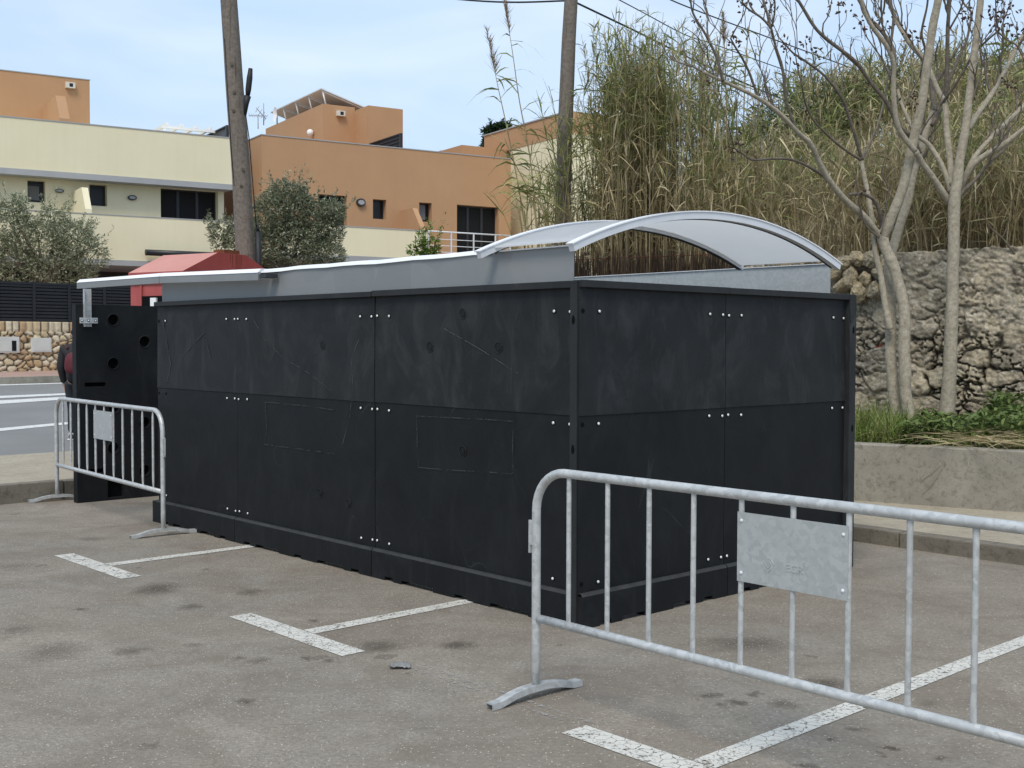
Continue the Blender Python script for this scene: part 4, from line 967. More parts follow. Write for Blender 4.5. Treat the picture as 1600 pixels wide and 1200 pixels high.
# --- orange house
oh = empty('orange_house', H0 + HU * hpl(409, 300)[0], HANG, 'orange rendered house with dark shuttered door and solar panel on its roof tower', 'house')
OA = hpl(409, 300)[0]
def opx(px, py, off=0.0): a, z = hpl(px, py, off); return a - OA, z
oa1 = opx(798, 300)[0]; ozt = (opx(409, 209.5)[1] + opx(795, 250)[1]) / 2
def oop(x0, y0, x1, y1): a0, z1 = opx(x0, y0); a1, z0 = opx(x1, y1); return (a0, a1, z0, z1)
oops = [oop(497, 303, 542, 352), oop(582.7, 311, 603.7, 343), oop(655, 316, 674.7, 347), oop(714, 319.5, 779, 396)]
obs = opx(600, 402, -1.9)[1]
oops[0] = (oops[0][0], oops[0][1], obs + .15, oops[0][3]); oops[3] = (oops[3][0], oops[3][1], obs + .15, oops[3][3])
b = MB(); wall_open(b, 0, oa1, obs - .3, ozt, oops, 0, .28); box_shell(b, 0, oa1, 0, 10, obs - .3, ozt, 'lrb'); b.quad((0, 0, ozt - .3), (oa1, 0, ozt - .3), (oa1, 10, ozt - .3), (0, 10, ozt - .3)); b.build('wall', M['orange'], oh)
b = MB(); b.box(-.02, oa1 + .02, -.02, .18, ozt, ozt + .035); b.box(-.02, .18, .181, 9.9, ozt, ozt + .035); b.build('coping', M['slab'], oh)
window(oh, oops[0], .28, 2, mat='dark_metal'); window(oh, oops[1], .28); window(oh, oops[2], .28, 1, .9); window(oh, oops[3], .28, 3)
a, z = opx(563, 316.6); lamp(oh, (a, 0, z), .36, .30)
a0 = opx(440, 360, -1.95)[0]; a1, zt_ = opx(668, 361.5, -1.95)
b = MB(); box_shell(b, a0, a1, -1.95, -1.79, obs, zt_, 'flrbtd'); b.build('balcony', M['cream'], oh)
b = MB(); b.box(a0, a1 + .02, -1.97, -1.77, zt_, zt_ + .03); b.build('coping', M['slab'], oh)
ar = opx(800, 366, -1.95)[0]
b = MB(); b.box(a0, ar, -1.97, -.005, obs - .2, obs - .002); b.build('balcony_slab', M['slab'], oh)
b = MB(); ztr = zt_ + .02
b.tube([(a1 + .03, -1.9, ztr), (ar, -1.9, ztr)], .028, 8)
for dz in (.28, .52, .76): b.tube([(a1 + .03, -1.9, ztr - dz), (ar, -1.9, ztr - dz)], .014, 6)
for px in (669.5, 705, 740, 774, 797): x = opx(px, 370, -1.9)[0]; b.box(x - .022, x + .022, -1.925, -1.88, obs, ztr - .02)
b.build('railing', M['white_alu'], oh)
a, z = opx(626, 330); fin(oh, a, .2, [(0, obs), (0, z + .03), (-1.0, z + .03), (-1.75, z - .85), (-1.75, obs)], M['orange'])
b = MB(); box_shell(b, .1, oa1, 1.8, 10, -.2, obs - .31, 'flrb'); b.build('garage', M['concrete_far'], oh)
# roof tower in two blocks
B1Y, B2Y = 6.2, 4.8
a1c, z1c = opx(504, 162, B1Y); a2l, z2 = opx(575.5, 164.5, B2Y); a2r, z2r = opx(629.5, 171, B2Y); z2 = (z2 + z2r) / 2
b = MB(); box_shell(b, a1c, a2l, B1Y, B1Y + 7, ozt - .3, z1c, 'flrbt'); tw = b.build('roof_tower', M['orange'], oh)
b = MB(); box_shell(b, a2l, a2r, B2Y, B2Y + 6, ozt - .3, z2, 'flrbt'); tw2 = b.build('roof_tower', M['orange'], oh)
a, z = opx(531, 178, B1Y); b = MB(); b.box(a - .18, a + .18, B1Y - .18, B1Y, z - .11, z + .11); o = b.build('floodlight', M['plastic_white'], tw); b = MB(); b.box(a - .05, a + .1, B1Y - .186, B1Y - .179, z - .07, z + .07); b.build('lens', M['glass_dark'], o)
sp_ = bmesh.new(); bmesh.ops.create_uvsphere(sp_, u_segments=16, v_segments=10, radius=.15); me = bpy.data.meshes.new('globe_lamp'); sp_.to_mesh(me); sp_.free(); me.polygons.foreach_set('use_smooth', [True] * len(me.polygons))
P = opx(492, 208, B1Y + 1.2); link('globe_lamp', me, M['white_metal'], tw, (a1c - .16, B1Y + 1.0, opx(492, 208, B1Y + 1.0)[1]))
x0 = opx(577, 217, B2Y - .1)[0]; zz1 = opx(623, 208, 1.7)[1]; louvre(oh, x0 + .1, B2Y - .06, x0 + .1, 1.9, ozt - .25, zz1, zz1, 8)
for px, w_, py, dark in ((737, .72, 229, 1), (698, .5, 236, 1)):
    a, z = opx(px, py, 3.5); b = MB(); b.box(a - w_ / 2, a + w_ / 2, 3.5, 3.5 + w_, ozt - .3, z - .06); b.box(a - w_ / 2 - .04, a + w_ / 2 + .04, 3.46, 3.54 + w_, z - .06, z); c_ = b.build('chimney', M['orange'], oh)
    b = MB(); b.box(a - w_ / 2 - .006, a - w_ / 2 + .01, 3.58, 3.42 + w_, z - .24, z - .09); b.build('vent', M['black'], c_)
b = MB(); a0_, z = opx(752, 238, 5.0); b.box(a0_, a0_ + 2.4, 5.0, 9, z - .05, z + .18); b.build('roof_light', M['white_metal'], oh)

# solar panel array on the tower roof (thing)
sol = empty('solar_array', oh.location + HU * a1c + HNv * (B1Y + 2) + Vector((0, 0, z1c - 0.0)), HANG, 'tilted solar panel array on white struts on top of the orange roof tower', 'solar panel')
zs0 = opx(505, 139.5, B1Y + .2)[1] - z1c; al = opx(572, 163, B1Y + .2)[0] - a1c
for k in range(4):
    y0, y1 = -1.8 + k * 1.55, -.28 + k * 1.55
    b = MB(); b.prism([Vector((0.02, y0, zs0)), Vector((al, y0, .06)), Vector((al, y0, .11)), Vector((.02, y0, zs0 + .05))], (0, y1 - y0, 0)); p = b.build('solar_panel', M['white_alu'], sol)
    b = MB(); b.prism([Vector((.08, y0 + .05, zs0 + .049)), Vector((al - .05, y0 + .05, .113)), Vector((al - .05, y0 + .05, .118)), Vector((.08, y0 + .05, zs0 + .054))], (0, y1 - y0 - .1, 0)); b.build('cells', M['glass_dark'], p)
    b = MB(); b.tube([(.12, y0 + .1, zs0 - .03), (.28, y0 + .1, 0)], .035, 6); b.tube([(.1, y0 + .1, zs0 - .05), (al * .95, y0 + .1, .04)], .025, 6); b.build('strut', M['white_metal'], sol)
# TV antenna and dish on the tower roof
ant = empty('tv_antenna', at(412, 192, 53.5), HANG, 'thin television antenna with several prongs on the roof tower beside the wooden pole', 'antenna')
s_ = 53.5 / F
b = MB(); b.tube([(0, 0, -.1), (0, 0, 30 * s_)], .025, 6); b.tube([(-9 * s_, 0, -.3), (-9 * s_, 0, 12 * s_)], .02, 6); b.build('mast', M['slab'], ant)
b = MB(); b.tube([(-24 * s_, 0, 9 * s_), (4 * s_, 0, 11 * s_)], .02, 5); b.tube([(-12 * s_, 0, 22 * s_), (5 * s_, .1, 7 * s_)], .02, 5)
for k in range(5): x = -23 + k * 4; b.tube([(x * s_, -.1, (6.5 + k * .2) * s_), (x * s_, .1, (13.5 - k * .2) * s_)], .012, 5)
for k in range(4): x = -10 + k * 4.5; zc_ = 20 - k * 4; b.tube([((x - 3) * s_, 0, (zc_ - 5) * s_), ((x + 3) * s_, 0, (zc_ + 5) * s_)], .012, 5)
b.build('prongs', M['slab'], ant)
dish = empty('satellite_dish', at(433, 190, 51.5), HANG, 'small white satellite dish on the roof tower under the solar panels', 'satellite dish')
b = MB(); b.tube([(0, 0, -.1), (0, 0, .25)], .03, 6); b.build('mast', M['slab'], dish)
b = MB(); vs = [(0, 0, .3)]; n = 18
for k in range(n): t = 2 * math.pi * k / n; vs.append((-.1 + .0 * math.cos(t), .26 * math.cos(t), .3 + .32 * math.sin(t)))
b.faces(vs, [(0, 1 + k, 1 + (k + 1) % n) for k in range(n)]); b.build('reflector', M['white_metal'], dish)

# --- neighbour house end wall to the right of the orange house
nh_c = at(798, 300, 50.0); nh_c.z = 1.0
nb = empty('neighbour_house', nh_c, HANG, 'cream house end wall with orange upper block half hidden behind the tall reeds', 'house')
zc1 = at(798, 234, 50.0).z - 1; zo1 = at(797, 201, 50.0).z - 1
b = MB(); box_shell(b, 0, 2.6, -4.6, 0, -.2, zc1, 'flrbt'); box_shell(b, .3, 9, -15, -4.61, -.2, 5.6, 'flrbt'); b.build('wall', M['cream'], nb)
b = MB(); box_shell(b, -.02, 2.6, -4.5, 2.2, zc1 + .001, zo1, 'flrbtd'); b.build('upper_block', M['orange'], nb)
b = MB(); b.box(-.06, .1, -4.5, 2.3, zo1, zo1 + .05); b.build('coping', M['slab'], nb)
b = MB(); b.box(-2.2, -.03, .3, 6, -.2, at(790, 238, 51).z - 1); b.build('side_block', M['orange'], nb)

# ================================================================== RED COLLECTION CONTAINER
RC0 = at(286, 423, 15.0); RC = empty('collection_container', (RC0.x, RC0.y, .196), 0, 'faded red metal collection container with sloping roof behind the enclosure', 'container')
r1 = Vector((-math.sin(R_(58.5)), math.cos(R_(58.5)), 0)); r2_ = Vector((math.sin(R_(31.5)), math.cos(R_(31.5)), 0)); ze = RC0.z - .196; zr = at(340, 394.5, 15.5).z - .196
def rc(l, w_, z): return r1 * l + r2_ * w_ + Vector((0, 0, z))
LW, WW = 1.02, 1.72
b = MB(); b.faces([rc(.02, .02, .08), rc(LW - .02, .02, .08), rc(LW - .02, WW - .02, .08), rc(.02, WW - .02, .08), rc(.02, .02, ze - .1), rc(LW - .02, .02, ze - .1), rc(LW - .02, WW - .02, ze - .1), rc(.02, WW - .02, ze - .1)], [(0, 1, 5, 4), (1, 2, 6, 5), (2, 3, 7, 6), (3, 0, 4, 7), (4, 5, 6, 7)]); b.build('body', M['red'], RC)
prof = [(0, ze - .16), (0, ze), (.60, zr), (1.12, zr), (WW, ze), (WW, ze - .16)]
b = MB(); b.prism([rc(0, w_, z) for w_, z in prof], r1 * LW)
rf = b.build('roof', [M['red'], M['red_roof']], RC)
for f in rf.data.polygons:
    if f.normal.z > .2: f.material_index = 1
b = MB(); b.box(-.16, .12, -.1, .1, 0, .055); o = b.build('lifting_plate', M['rust'], rf); o.location = rc(.12, .9, zr - .004); o.rotation_euler = (0, 0, math.atan2(r2_.y, r2_.x))
b = MB()
for k, (w_, ln) in enumerate(((.82, .12), (.86, .18), (.93, .30), (.96, .22), (1.0, .34), (1.03, .14))): b.faces([rc(-.002, w_, zr - .005), rc(-.002, w_ + .012, zr - .005), rc(-.002, w_ + .009, zr - ln), rc(-.002, w_ + .003, zr - ln)], [(0, 1, 2, 3)])
b.build('rust_streaks', M['rust'], rf)
b = MB(); P = [rc(l, w_, z) for z in (1.62, ze - .31) for w_ in (-.002, .012) for l in (.24, .76)]; b.faces(P, [(0, 2, 3, 1), (4, 5, 7, 6), (0, 1, 5, 4), (2, 6, 7, 3), (0, 4, 6, 2), (1, 3, 7, 5)]); hc_ = b.build('deposit_opening', M['hole'], RC)
P = [rc(l, w_, z) for z in (1.66, ze - .335) for w_ in (-.03, -.004) for l in (.47, .575)]; b = MB(); b.faces(P, [(0, 2, 3, 1), (4, 5, 7, 6), (0, 1, 5, 4), (2, 6, 7, 3), (0, 4, 6, 2), (1, 3, 7, 5)]); b.build('flap_label', M['white_metal'], hc_)
for l in (.24, .78): b = MB(); P = [rc(l - .012 + d_, -.004, z) for d_, z in ((0, .2), (.024, .2), (.024, ze - .17), (0, ze - .17))]; b.prism(P, r2_ * .02); b.build('edge_strip', M['red'], RC)

# ================================================================== UTILITY POLES AND CABLES
def pole(name, label, pts, r0, r1_):
    P, rr = smooth_path(pts, [r0 + (r1_ - r0) * k / (len(pts) - 1) for k in range(len(pts))], 8)
    root = empty(name, P[0], 0, label, 'utility pole'); b = MB()
    b.tube([p - P[0] + Vector((.008 * mnoise.noise(p * 1.1), .008 * mnoise.noise(p * 1.3 + Vector((5, 0, 0))), 0)) for p in P], rr, 18); b.build('pole', M['polewood'], root); return root, P
Yp = 17.0; pb = at(388.5, 470, Yp); pbase = pb + (pb - at(383.5, 395, Yp)) * 3.2; pbase.z = .19
p1, P1 = pole('utility_pole', 'weathered wooden pole with black cable closure rising beside the cream house', [pbase, at(388.5, 470, Yp), at(383.5, 395, Yp), at(374, 230, Yp), at(365, 110, Yp), at(358, 0, Yp), at(350, -130, Yp), at(342, -260, Yp)], .152, .105)
def pp(px, py, dy=-.2): return at(px, py, Yp + dy) - p1.location
b = MB(); b.tube([pp(391.5, 107), pp(390, 122), pp(388, 140), pp(387, 150)], [.03, .042, .042, .03], 12); b.tube([pp(387, 150), pp(384.5, 162), pp(383, 180)], [.05, .04, .02], 10); b.build('cable_closure', M['black'], p1)
b = MB(); b.tube([pp(384, 180), pp(389, 215, -.17), pp(396, 300, -.15), pp(400.5, 355, -.15)], .008, 6); b.build('cable', M['black'], p1)
b = MB(); b.tube([pp(403, 362, -.1), pp(404.5, 420, -.1), pp(405.5, 470, -.1)], .045, 10); b.tube([pp(402, 352, -.1), pp(403, 362, -.1)], .025, 8); b.build('conduit', M['black'], p1)
b = MB(); b.tube([pp(350.5, 60, -.1), pp(356.5, 160, -.1), pp(361.5, 240, -.1), pp(366, 290, -.1)], .006, 6); b.build('cable', M['black'], p1)
for px, py in ((362, 100), (374.5, 107), (366, 144), (365, 173), (382, 212), (380, 265), (377, 291), (389.5, 339)):
    b = MB(); c0 = pp(px, py, -.118 - .02); n = 12; b.tube([c0 + Vector((.018 * math.cos(2 * math.pi * k / n), 0, .02 * math.sin(2 * math.pi * k / n))) for k in range(n + 1)], .006, 5); b.cyl(c0 + Vector((0, .0, 0)), c0 + Vector((0, -.006, 0)), .010, 10); b.build('knot', M['oliv_bark'], p1)
Y2 = 16.6; b2 = at(878, 420, Y2); b2.z = 2.3
p2, P2 = pole('utility_pole', 'weathered wooden pole standing among the tall reeds with cables at its top', [b2, at(879, 340, Y2), at(883, 200, Y2), at(888, 80, Y2), at(892, 0, Y2), at(897, -110, Y2)], .115, .088)
cab = M['black']
def cable(pts, r, label):
    P, rr = smooth_path(pts, [r] * len(pts), 8); b = MB(); c = P[0].copy(); b.tube([p - c for p in P], r, 6); tag(b.build('overhead_cable', cab, None, c), label, 'cable', 'overhead cables at the wooden pole')
cable([at(886, 1, Y2), at(800, 3.5, 17.5), at(718, -1, 18.5), at(600, -14, 20)], .013, 'black overhead cable running left from the pole in the reeds')
cable([at(898, 3, Y2), at(1000, 52, 18.6), at(1070, 87, 20), at(1130, 115, 21.4), at(1182, 138, 22.6), at(1235, 160, 24)], .016, 'thick black cable sloping down to the right from the pole in the reeds')
cable([at(930, -20, 17), at(1000, 17, 18.2), at(1070, 54, 19.5), at(1118, 70, 20.5), at(1200, 100, 22), at(1300, 135, 24)], .009, 'thin black cable crossing the sky between two thicker cables')
cable([at(1010, -22, 17), at(1060, 5, 18), at(1205, 60, 20.5), at(1330, 106, 23), at(1400, 130, 24.5)], .011, 'black overhead cable passing behind the bare branches above the reeds')

# ================================================================== VEGETATION
def ribbons(P0, out, el, L, w, droop, col, rng, seg=3, tipcol=None):
    """tapered leaf blades as real curved strips; all arguments arrays of length n"""
    n = len(L); us = np.linspace(0, 1, seg + 1); prof = np.array([.45, 1.0, .72, .34, .12])[:seg + 1] if seg == 4 else np.array([.5, 1.0, .62, .06])
    side = np.stack([-out[:, 1], out[:, 0], np.zeros(n)], 1); tw = rng.uniform(-1.1, 1.1, n)
    side = side * np.cos(tw)[:, None] + np.array([0, 0, 1.0])[None] * np.sin(tw)[:, None]
    V = np.empty((n, seg + 1, 2, 3), np.float32); C = np.empty((n, seg + 1, 2, 3), np.float32)
    for k, u in enumerate(us):
        c = P0 + out3(out) * (L * u * np.cos(el))[:, None]; c[:, 2] += L * (u * np.sin(el) - droop * u * u)
        V[:, k, 0] = c + side * (w * prof[k] / 2)[:, None]; V[:, k, 1] = c - side * (w * prof[k] / 2)[:, None]
        cc = col if tipcol is None else col * (1 - u * u) + tipcol * u * u
        C[:, k, 0] = cc; C[:, k, 1] = cc
    base = (np.arange(n) * (seg + 1) * 2)[:, None]; Fs = []
    for k in range(seg): Fs.append(base + np.array([[2 * k, 2 * k + 1, 2 * k + 3, 2 * k + 2]]))
    return V.reshape(-1, 3), np.concatenate(Fs), C.reshape(-1, 3)
def out3(o): return np.concatenate([o, np.zeros((len(o), 1))], 1)
def merge(parts):
    V, Fq, C, off = [], [], [], 0
    for v, f, c in parts: V.append(v); Fq.append(f + off); C.append(c); off += len(v)
    return np.concatenate(V), np.concatenate(Fq), np.concatenate(C)
TAN = np.array([[.53, .44, .25], [.42, .34, .19], [.62, .54, .34], [.33, .265, .155], [.48, .41, .245]]); GRN = np.array([[.24, .27, .085], [.30, .315, .115], [.18, .22, .075], [.38, .37, .15], [.23, .25, .11]])
def reeds(base, H, rng, nleaf=20, stem_r=.011, leaf=(.30, .62), wid=(.018, .042), green=.5, gtop=.55, lean=.12, stem_dark=0.0):
    n = len(H); az = rng.uniform(0, 2 * np.pi, n); ld = np.stack([np.cos(az), np.sin(az)], 1); ln = np.abs(rng.normal(0, lean, n)) * H
    def sp(i, t): return base[i] + np.concatenate([ld[i] * (ln[i] * t ** 2)[:, None], (H[i] * t * (1 - .06 * t))[:, None]], 1)
    K = 6; V = np.empty((n, K + 1, 3, 3), np.float32); C = np.empty((n, K + 1, 3, 3), np.float32)
    sc = TAN[rng.randint(0, 5, n)] * rng.uniform(.75, 1.15, n)[:, None]; gs = GRN[rng.randint(0, 5, n)] * 1.3; isg = rng.uniform(0, 1, n) < green
    for k in range(K + 1):
        t = np.full(n, k / K); c = sp(np.arange(n), t); r = stem_r * (1 - .75 * k / K) * rng.uniform(.85, 1.15, n)
        for q in range(3):
            a = 2 * np.pi * q / 3; V[:, k, q] = c + np.stack([np.cos(a) * r, np.sin(a) * r, 0 * r], 1)
        g = np.where(isg, sstep(.25, .8, k / K), 0)[:, None]; C[:, k, :] = (sc * (1 - g) + gs * g)[:, None]
    b0 = (np.arange(n) * (K + 1) * 3)[:, None]; Fs = []
    for k in range(K):
        for q in range(3): Fs.append(b0 + np.array([[3 * k + q, 3 * k + (q + 1) % 3, 3 * k + 3 + (q + 1) % 3, 3 * k + 3 + q]]))
    parts = [(V.reshape(-1, 3), np.concatenate(Fs), C.reshape(-1, 3))]
    nl = np.maximum(4, (nleaf * H / H.mean()).astype(int)); idx = np.repeat(np.arange(n), nl); m = len(idx)
    t = rng.beta(1.6, 1.0, m) * .9 + .08; t = np.clip(t, .06, 1); P0 = sp(idx, t)
    la = az[idx] + rng.choice([0, np.pi], m) + rng.normal(0, .75, m); out = np.stack([np.cos(la), np.sin(la)], 1)
    L = rng.uniform(*leaf, m) * (1.1 - .45 * (t > .92)); w = rng.uniform(*wid, m)
    isgl = rng.uniform(0, 1, m) < np.where(isg[idx], sstep(gtop - .35, gtop + .2, t), .05)
    el = np.where(isgl, rng.uniform(.45, 1.3, m), np.where(rng.uniform(0, 1, m) < .7, rng.uniform(.7, 1.45, m), rng.uniform(-1.2, .6, m))); dr = np.where(isgl, rng.uniform(.05, .6, m), rng.uniform(.0, .6, m)); L = np.where(isgl, L, L * .8)
    col = np.where(isgl[:, None], GRN[rng.randint(0, 5, m)], TAN[rng.randint(0, 5, m)]) * rng.uniform(.7, 1.25, m)[:, None]
    tip = np.where(isgl[:, None], col * .8 + np.array([.05, .035, .01]), col * .9)
    parts.append(ribbons(P0, out, el, L, w, dr, col, rng, 3, tip)); return merge(parts)
def bank_z(q, r): return 2.52 - .02 * q + 3.0 * sstep(1.8, 9.0, r) * (1 - sstep(3.5, 5.7, q)) - .25 * sstep(4.5, 7.5, q)
# bank of earth behind the wall
qs = np.arange(-6, 9.01, .5); rs_ = np.concatenate([np.arange(.35, 4, .5), np.arange(4, 22.1, 1.0), [34, 60]]); QQ, RR = np.meshgrid(qs, rs_)
ZZ = np.where(RR > 20, bank_z(QQ, 12) - (RR - 20) * .12, bank_z(QQ, np.minimum(RR, 14)) - np.maximum(RR - 14, 0) * .15) + .15 * (fbm(QQ * 1.3, RR * 1.3, 3) - .5)
Wb = np.stack([WP.x + WD.x * QQ + WN.x * RR, WP.y + WD.y * QQ + WN.y * RR, ZZ], -1).reshape(-1, 3)
hl = arrmesh('hill', Wb, [grid_faces(len(qs), len(rs_))], M['terrain'], smooth=True); tag(hl, kind='structure')
# skirt closing the bank towards the road side
b = MB(); vs = []
for r in rs_[:22]: P = wq(9.0, r, bank_z(9.0, min(r, 14)) - max(r - 14, 0) * .15); Q = wq(10.5, r, .3); vs += [P, Q]
b.faces(vs, [(2 * k, 2 * k + 1, 2 * k + 3, 2 * k + 2) for k in range(21)]); tag(b.build('bank', M['terrain']), kind='structure')
rng = np.random.RandomState(42)
def wq_arr(q, r, z): return np.stack([WP.x + WD.x * q + WN.x * r, WP.y + WD.y * q + WN.y * r, z], 1)
def belt(n, q0, q1, r0, r1, hfun, **kw):
    q = rng.uniform(q0, q1, n); r = rng.uniform(r0, r1, n); cl = fbm(q * 1.6, r * 1.6, 9); keep = rng.uniform(0, 1, n) < sstep(.32, .56, cl) * .9 + .1; q, r = q[keep], r[keep]
    H = hfun(q, r) * rng.uniform(.72, 1.08, len(q)); z = bank_z(q, np.minimum(r, 14)) - .05
    return reeds(wq_arr(q, r, z), H, rng, **kw)
def hf(q, r): return 1.7 + 2.15 * sstep(2.2, 3.1, q) - .25 * sstep(4.6, 5.4, q)
LF = dict(leaf=(.22, .50), wid=(.010, .024))
pts_ = [belt(520, 2.95, 4.55, .45, 2.8, hf, nleaf=27, green=.66, gtop=.72, lean=.08, stem_r=.010, **LF), belt(300, 2.1, 4.62, .45, 2.8, hf, nleaf=25, green=.66, gtop=.76, lean=.08, stem_r=.010, **LF),
        belt(60, 1.2, 2.9, .6, 2.6, lambda q, r: 3.2 + 0 * q, nleaf=22, green=.8, gtop=.7, lean=.07, stem_r=.010, **LF),
        belt(330, 4.2, 5.3, .4, 2.0, lambda q, r: 3.3 - 1.3 * sstep(4.55, 5.2, q), nleaf=24, green=.9, gtop=.5, lean=.16, **LF),
        belt(2300, -4.0, 3.0, .45, 3.6, lambda q, r: 1.5 + .20 * r + .35 * fbm(q * 1.5, r * 1.5, 33), nleaf=20, green=.3, gtop=.82, lean=.20, stem_r=.009, **LF)]
V_, F_, C_ = merge(pts_)
tag(arrmesh('reed_bed', V_, [F_], M['leaf'], C_), 'dense bed of tall dry giant reeds with green tops above the old stone wall', 'reeds', kind='stuff')
pts_ = [belt(2600, -5.0, 5.6, 3.4, 14.0, lambda q, r: 1.75 + .5 * (fbm(q * .8, r * .8, 6) - .3) + 0 * q, nleaf=22, green=.5, gtop=.7, lean=.24, leaf=(.3, .6), wid=(.016, .032))]
V_, F_, C_ = merge(pts_)
tag(arrmesh('reed_thicket', V_, [F_], M['leaf'], C_), 'olive green mass of reeds and creeper covering the hillside beyond the stone wall', 'vegetation', kind='stuff')
# dark green creeper mounds on the hill crest
def leaf_cloud(lumps, rng, size, cols, flat=.0):
    parts = []
    for (c, rad, n) in lumps:
        d = rng.normal(0, 1, (n, 3)); d /= np.linalg.norm(d, axis=1)[:, None]; rr = rng.uniform(.42, 1, n) ** .5
        rr = rr * (.75 + .5 * (np.sin(d[:, 0] * 5 + c[0]) * np.sin(d[:, 2] * 6 + c[1]) * .5 + .5))
        P = np.array(c)[None] + d * rr[:, None] * np.array(rad)[None]
        a = rng.uniform(0, 2 * np.pi, n); out = np.stack([np.cos(a), np.sin(a)], 1) * .5 + d[:, :2]; out /= np.linalg.norm(out, axis=1)[:, None] + 1e-6
        L = rng.uniform(.7, 1.3, n) * size; col = cols[rng.randint(0, len(cols), n)] * rng.uniform(.7, 1.25, n)[:, None]
        parts.append(ribbons(P, out, rng.uniform(-.3, 1.3, n), L, L * rng.uniform(.25, .4, n), rng.uniform(0, .6, n), col, rng))
    return merge(parts)
CREEP = np.array([[.075, .10, .035], [.10, .125, .045], [.13, .145, .055], [.06, .08, .03]])
lump = []
for px, py, Y, rad in ((1245, 158, 21.5, .8), (1290, 140, 22.5, .8), (1215, 188, 20.5, .7), (1175, 218, 20, .6), (1330, 150, 21, .6), (1270, 185, 20, .6), (1480, 125, 22, .6), (1410, 108, 23.5, .8), (1440, 112, 24, .8), (1545, 108, 24, .7), (1340, 130, 23, .6)):
    P = at(px, py + rad * 40, Y); lump.append((tuple(P), (rad * 1.15, rad, rad * .8), int(2200 * rad)))
V_, F_, C_ = leaf_cloud(lump, rng, .09, CREEP)
tag(arrmesh('creeper', V_, [F_], M['leaf'], C_), 'dark green creeper mounds along the crest of the hillside behind the reeds', 'vegetation', kind='stuff')

# single reeds that stand out against the sky and the cream wall
def plume(P, L, rng, d):
    n = 150; t = rng.uniform(0, 1, n); a = rng.uniform(0, 2 * np.pi, n); out = np.stack([np.cos(a), np.sin(a)], 1)
    P0 = np.array(P)[None] + np.array(d)[None] * (t * L)[:, None]
    col = np.array([[.34, .26, .17], [.42, .34, .24], [.28, .21, .13]])[rng.randint(0, 3, n)]
    return ribbons(P0, out, rng.uniform(.9, 1.35, n), rng.uniform(.10, .24, n) * (1.15 - .7 * t), rng.uniform(.006, .014, n), rng.uniform(0, .25, n), col, rng)
rlabels = ['slender reed with pale feathery plume rising highest left of the pole', 'slender reed with brown plume leaning left beside a taller plumed one', 'thin leafy reed without plume bending left over the orange wall', 'short green reed in front of the cream end wall left of the pole', 'plumed reed with narrow brown head standing right of the tall reed clump', 'green topped reed next to a brown plumed one among bare branches', 'tall green reed at the far right edge of the picture']
for k, (bx, by, pts, pl_, gr) in enumerate([
    (842, 372, [(830, 260), (812, 160), (802, 90), (795, 45)], 1, 0), (828, 372, [(808, 280), (790, 190), (779, 140), (773, 110)], 1, 0),
    (850, 372, [(830, 310), (802, 250), (788, 215)], 0, 1), (866, 372, [(845, 320), (822, 300), (800, 290)], 0, 1),
    (1140, 380, [(1136, 250), (1134, 120), (1131, 55)], 2, 0), (1165, 380, [(1162, 200), (1166, 90), (1170, 40)], 0, 1), (1585, 385, [(1588, 250), (1580, 120), (1572, 60)], 0, 2)]):
    Yr = 15.9 if k < 4 else (15.5 if k < 6 else 14.0); c = at(bx, by + 30, Yr); P, rr = smooth_path([c] + [at(x, y, Yr) for x, y in pts], [.011, .009, .007, .005, .003][:len(pts) + 1], 6)
    o = empty('reed', c, 0, rlabels[k], 'reed', 'reeds standing out against the sky')
    b = MB(); b.tube([p - c for p in P], rr, 6); st_ = b.build('stem', surf('reed_stem', (.22, .17, .08), (.30, .24, .12), 5, .7), o)
    rk = np.random.RandomState(100 + k); n = (24 if gr else 14) * (2 if gr == 2 else 1); t = rk.uniform(.25, 1, n); ip = np.clip((t * (len(P) - 1)).astype(int), 0, len(P) - 1); P0 = np.array([P[i] - c for i in ip])
    sg = np.where(np.arange(n) % 2, 0, np.pi) + rk.normal(0, .6, n); out = np.stack([np.cos(sg), np.sin(sg)], 1)
    v, f, cc = ribbons(P0, out, rk.uniform(.2, 1.0, n), rk.uniform(.28, .6, n), rk.uniform(.022, .038, n), rk.uniform(.3, 1.0, n), GRN[rk.randint(0, 5, n)] * 1.0, rk, 3)
    arrmesh('leaves', v, [f], M['leaf'], cc, o)
    if pl_:
        d = (P[-1] - P[-3]).normalized(); v, f, cc = plume(P[-3] - c, .62 if pl_ == 1 else .40, rk, d); arrmesh('plume', v, [f], M['leaf'], cc, o)
# heather screen behind the enclosure on top of the wall
hs = empty('heather_screen', wq(3.2, .2, 2.5), math.atan2(WD.y, WD.x), 'dark brown brushwood screen low behind the arched roof piece', 'fence')
n = 1500; rk = np.random.RandomState(8); x = rk.uniform(-1.6, 2.6, n); P0 = np.stack([x, rk.uniform(-.03, .03, n), rk.uniform(-.05, .02, n)], 1); a = rk.uniform(0, 6.28, n)
v, f, cc = ribbons(P0, np.stack([np.cos(a), np.sin(a)], 1), rk.uniform(1.45, 1.6, n), rk.uniform(.36, .50, n), rk.uniform(.008, .018, n), rk.uniform(-.02, .04, n), np.array([[.06, .04, .028], [.085, .058, .04], [.045, .03, .022]])[rk.randint(0, 3, n)], rk)
arrmesh('brushwood', v, [f], M['leaf'], cc, hs)
b = MB()
for z in (.08, .34): b.tube([(-1.65, -.05, z), (2.6, -.05, z)], .006, 5)
b.build('wire', M['rust'], hs)

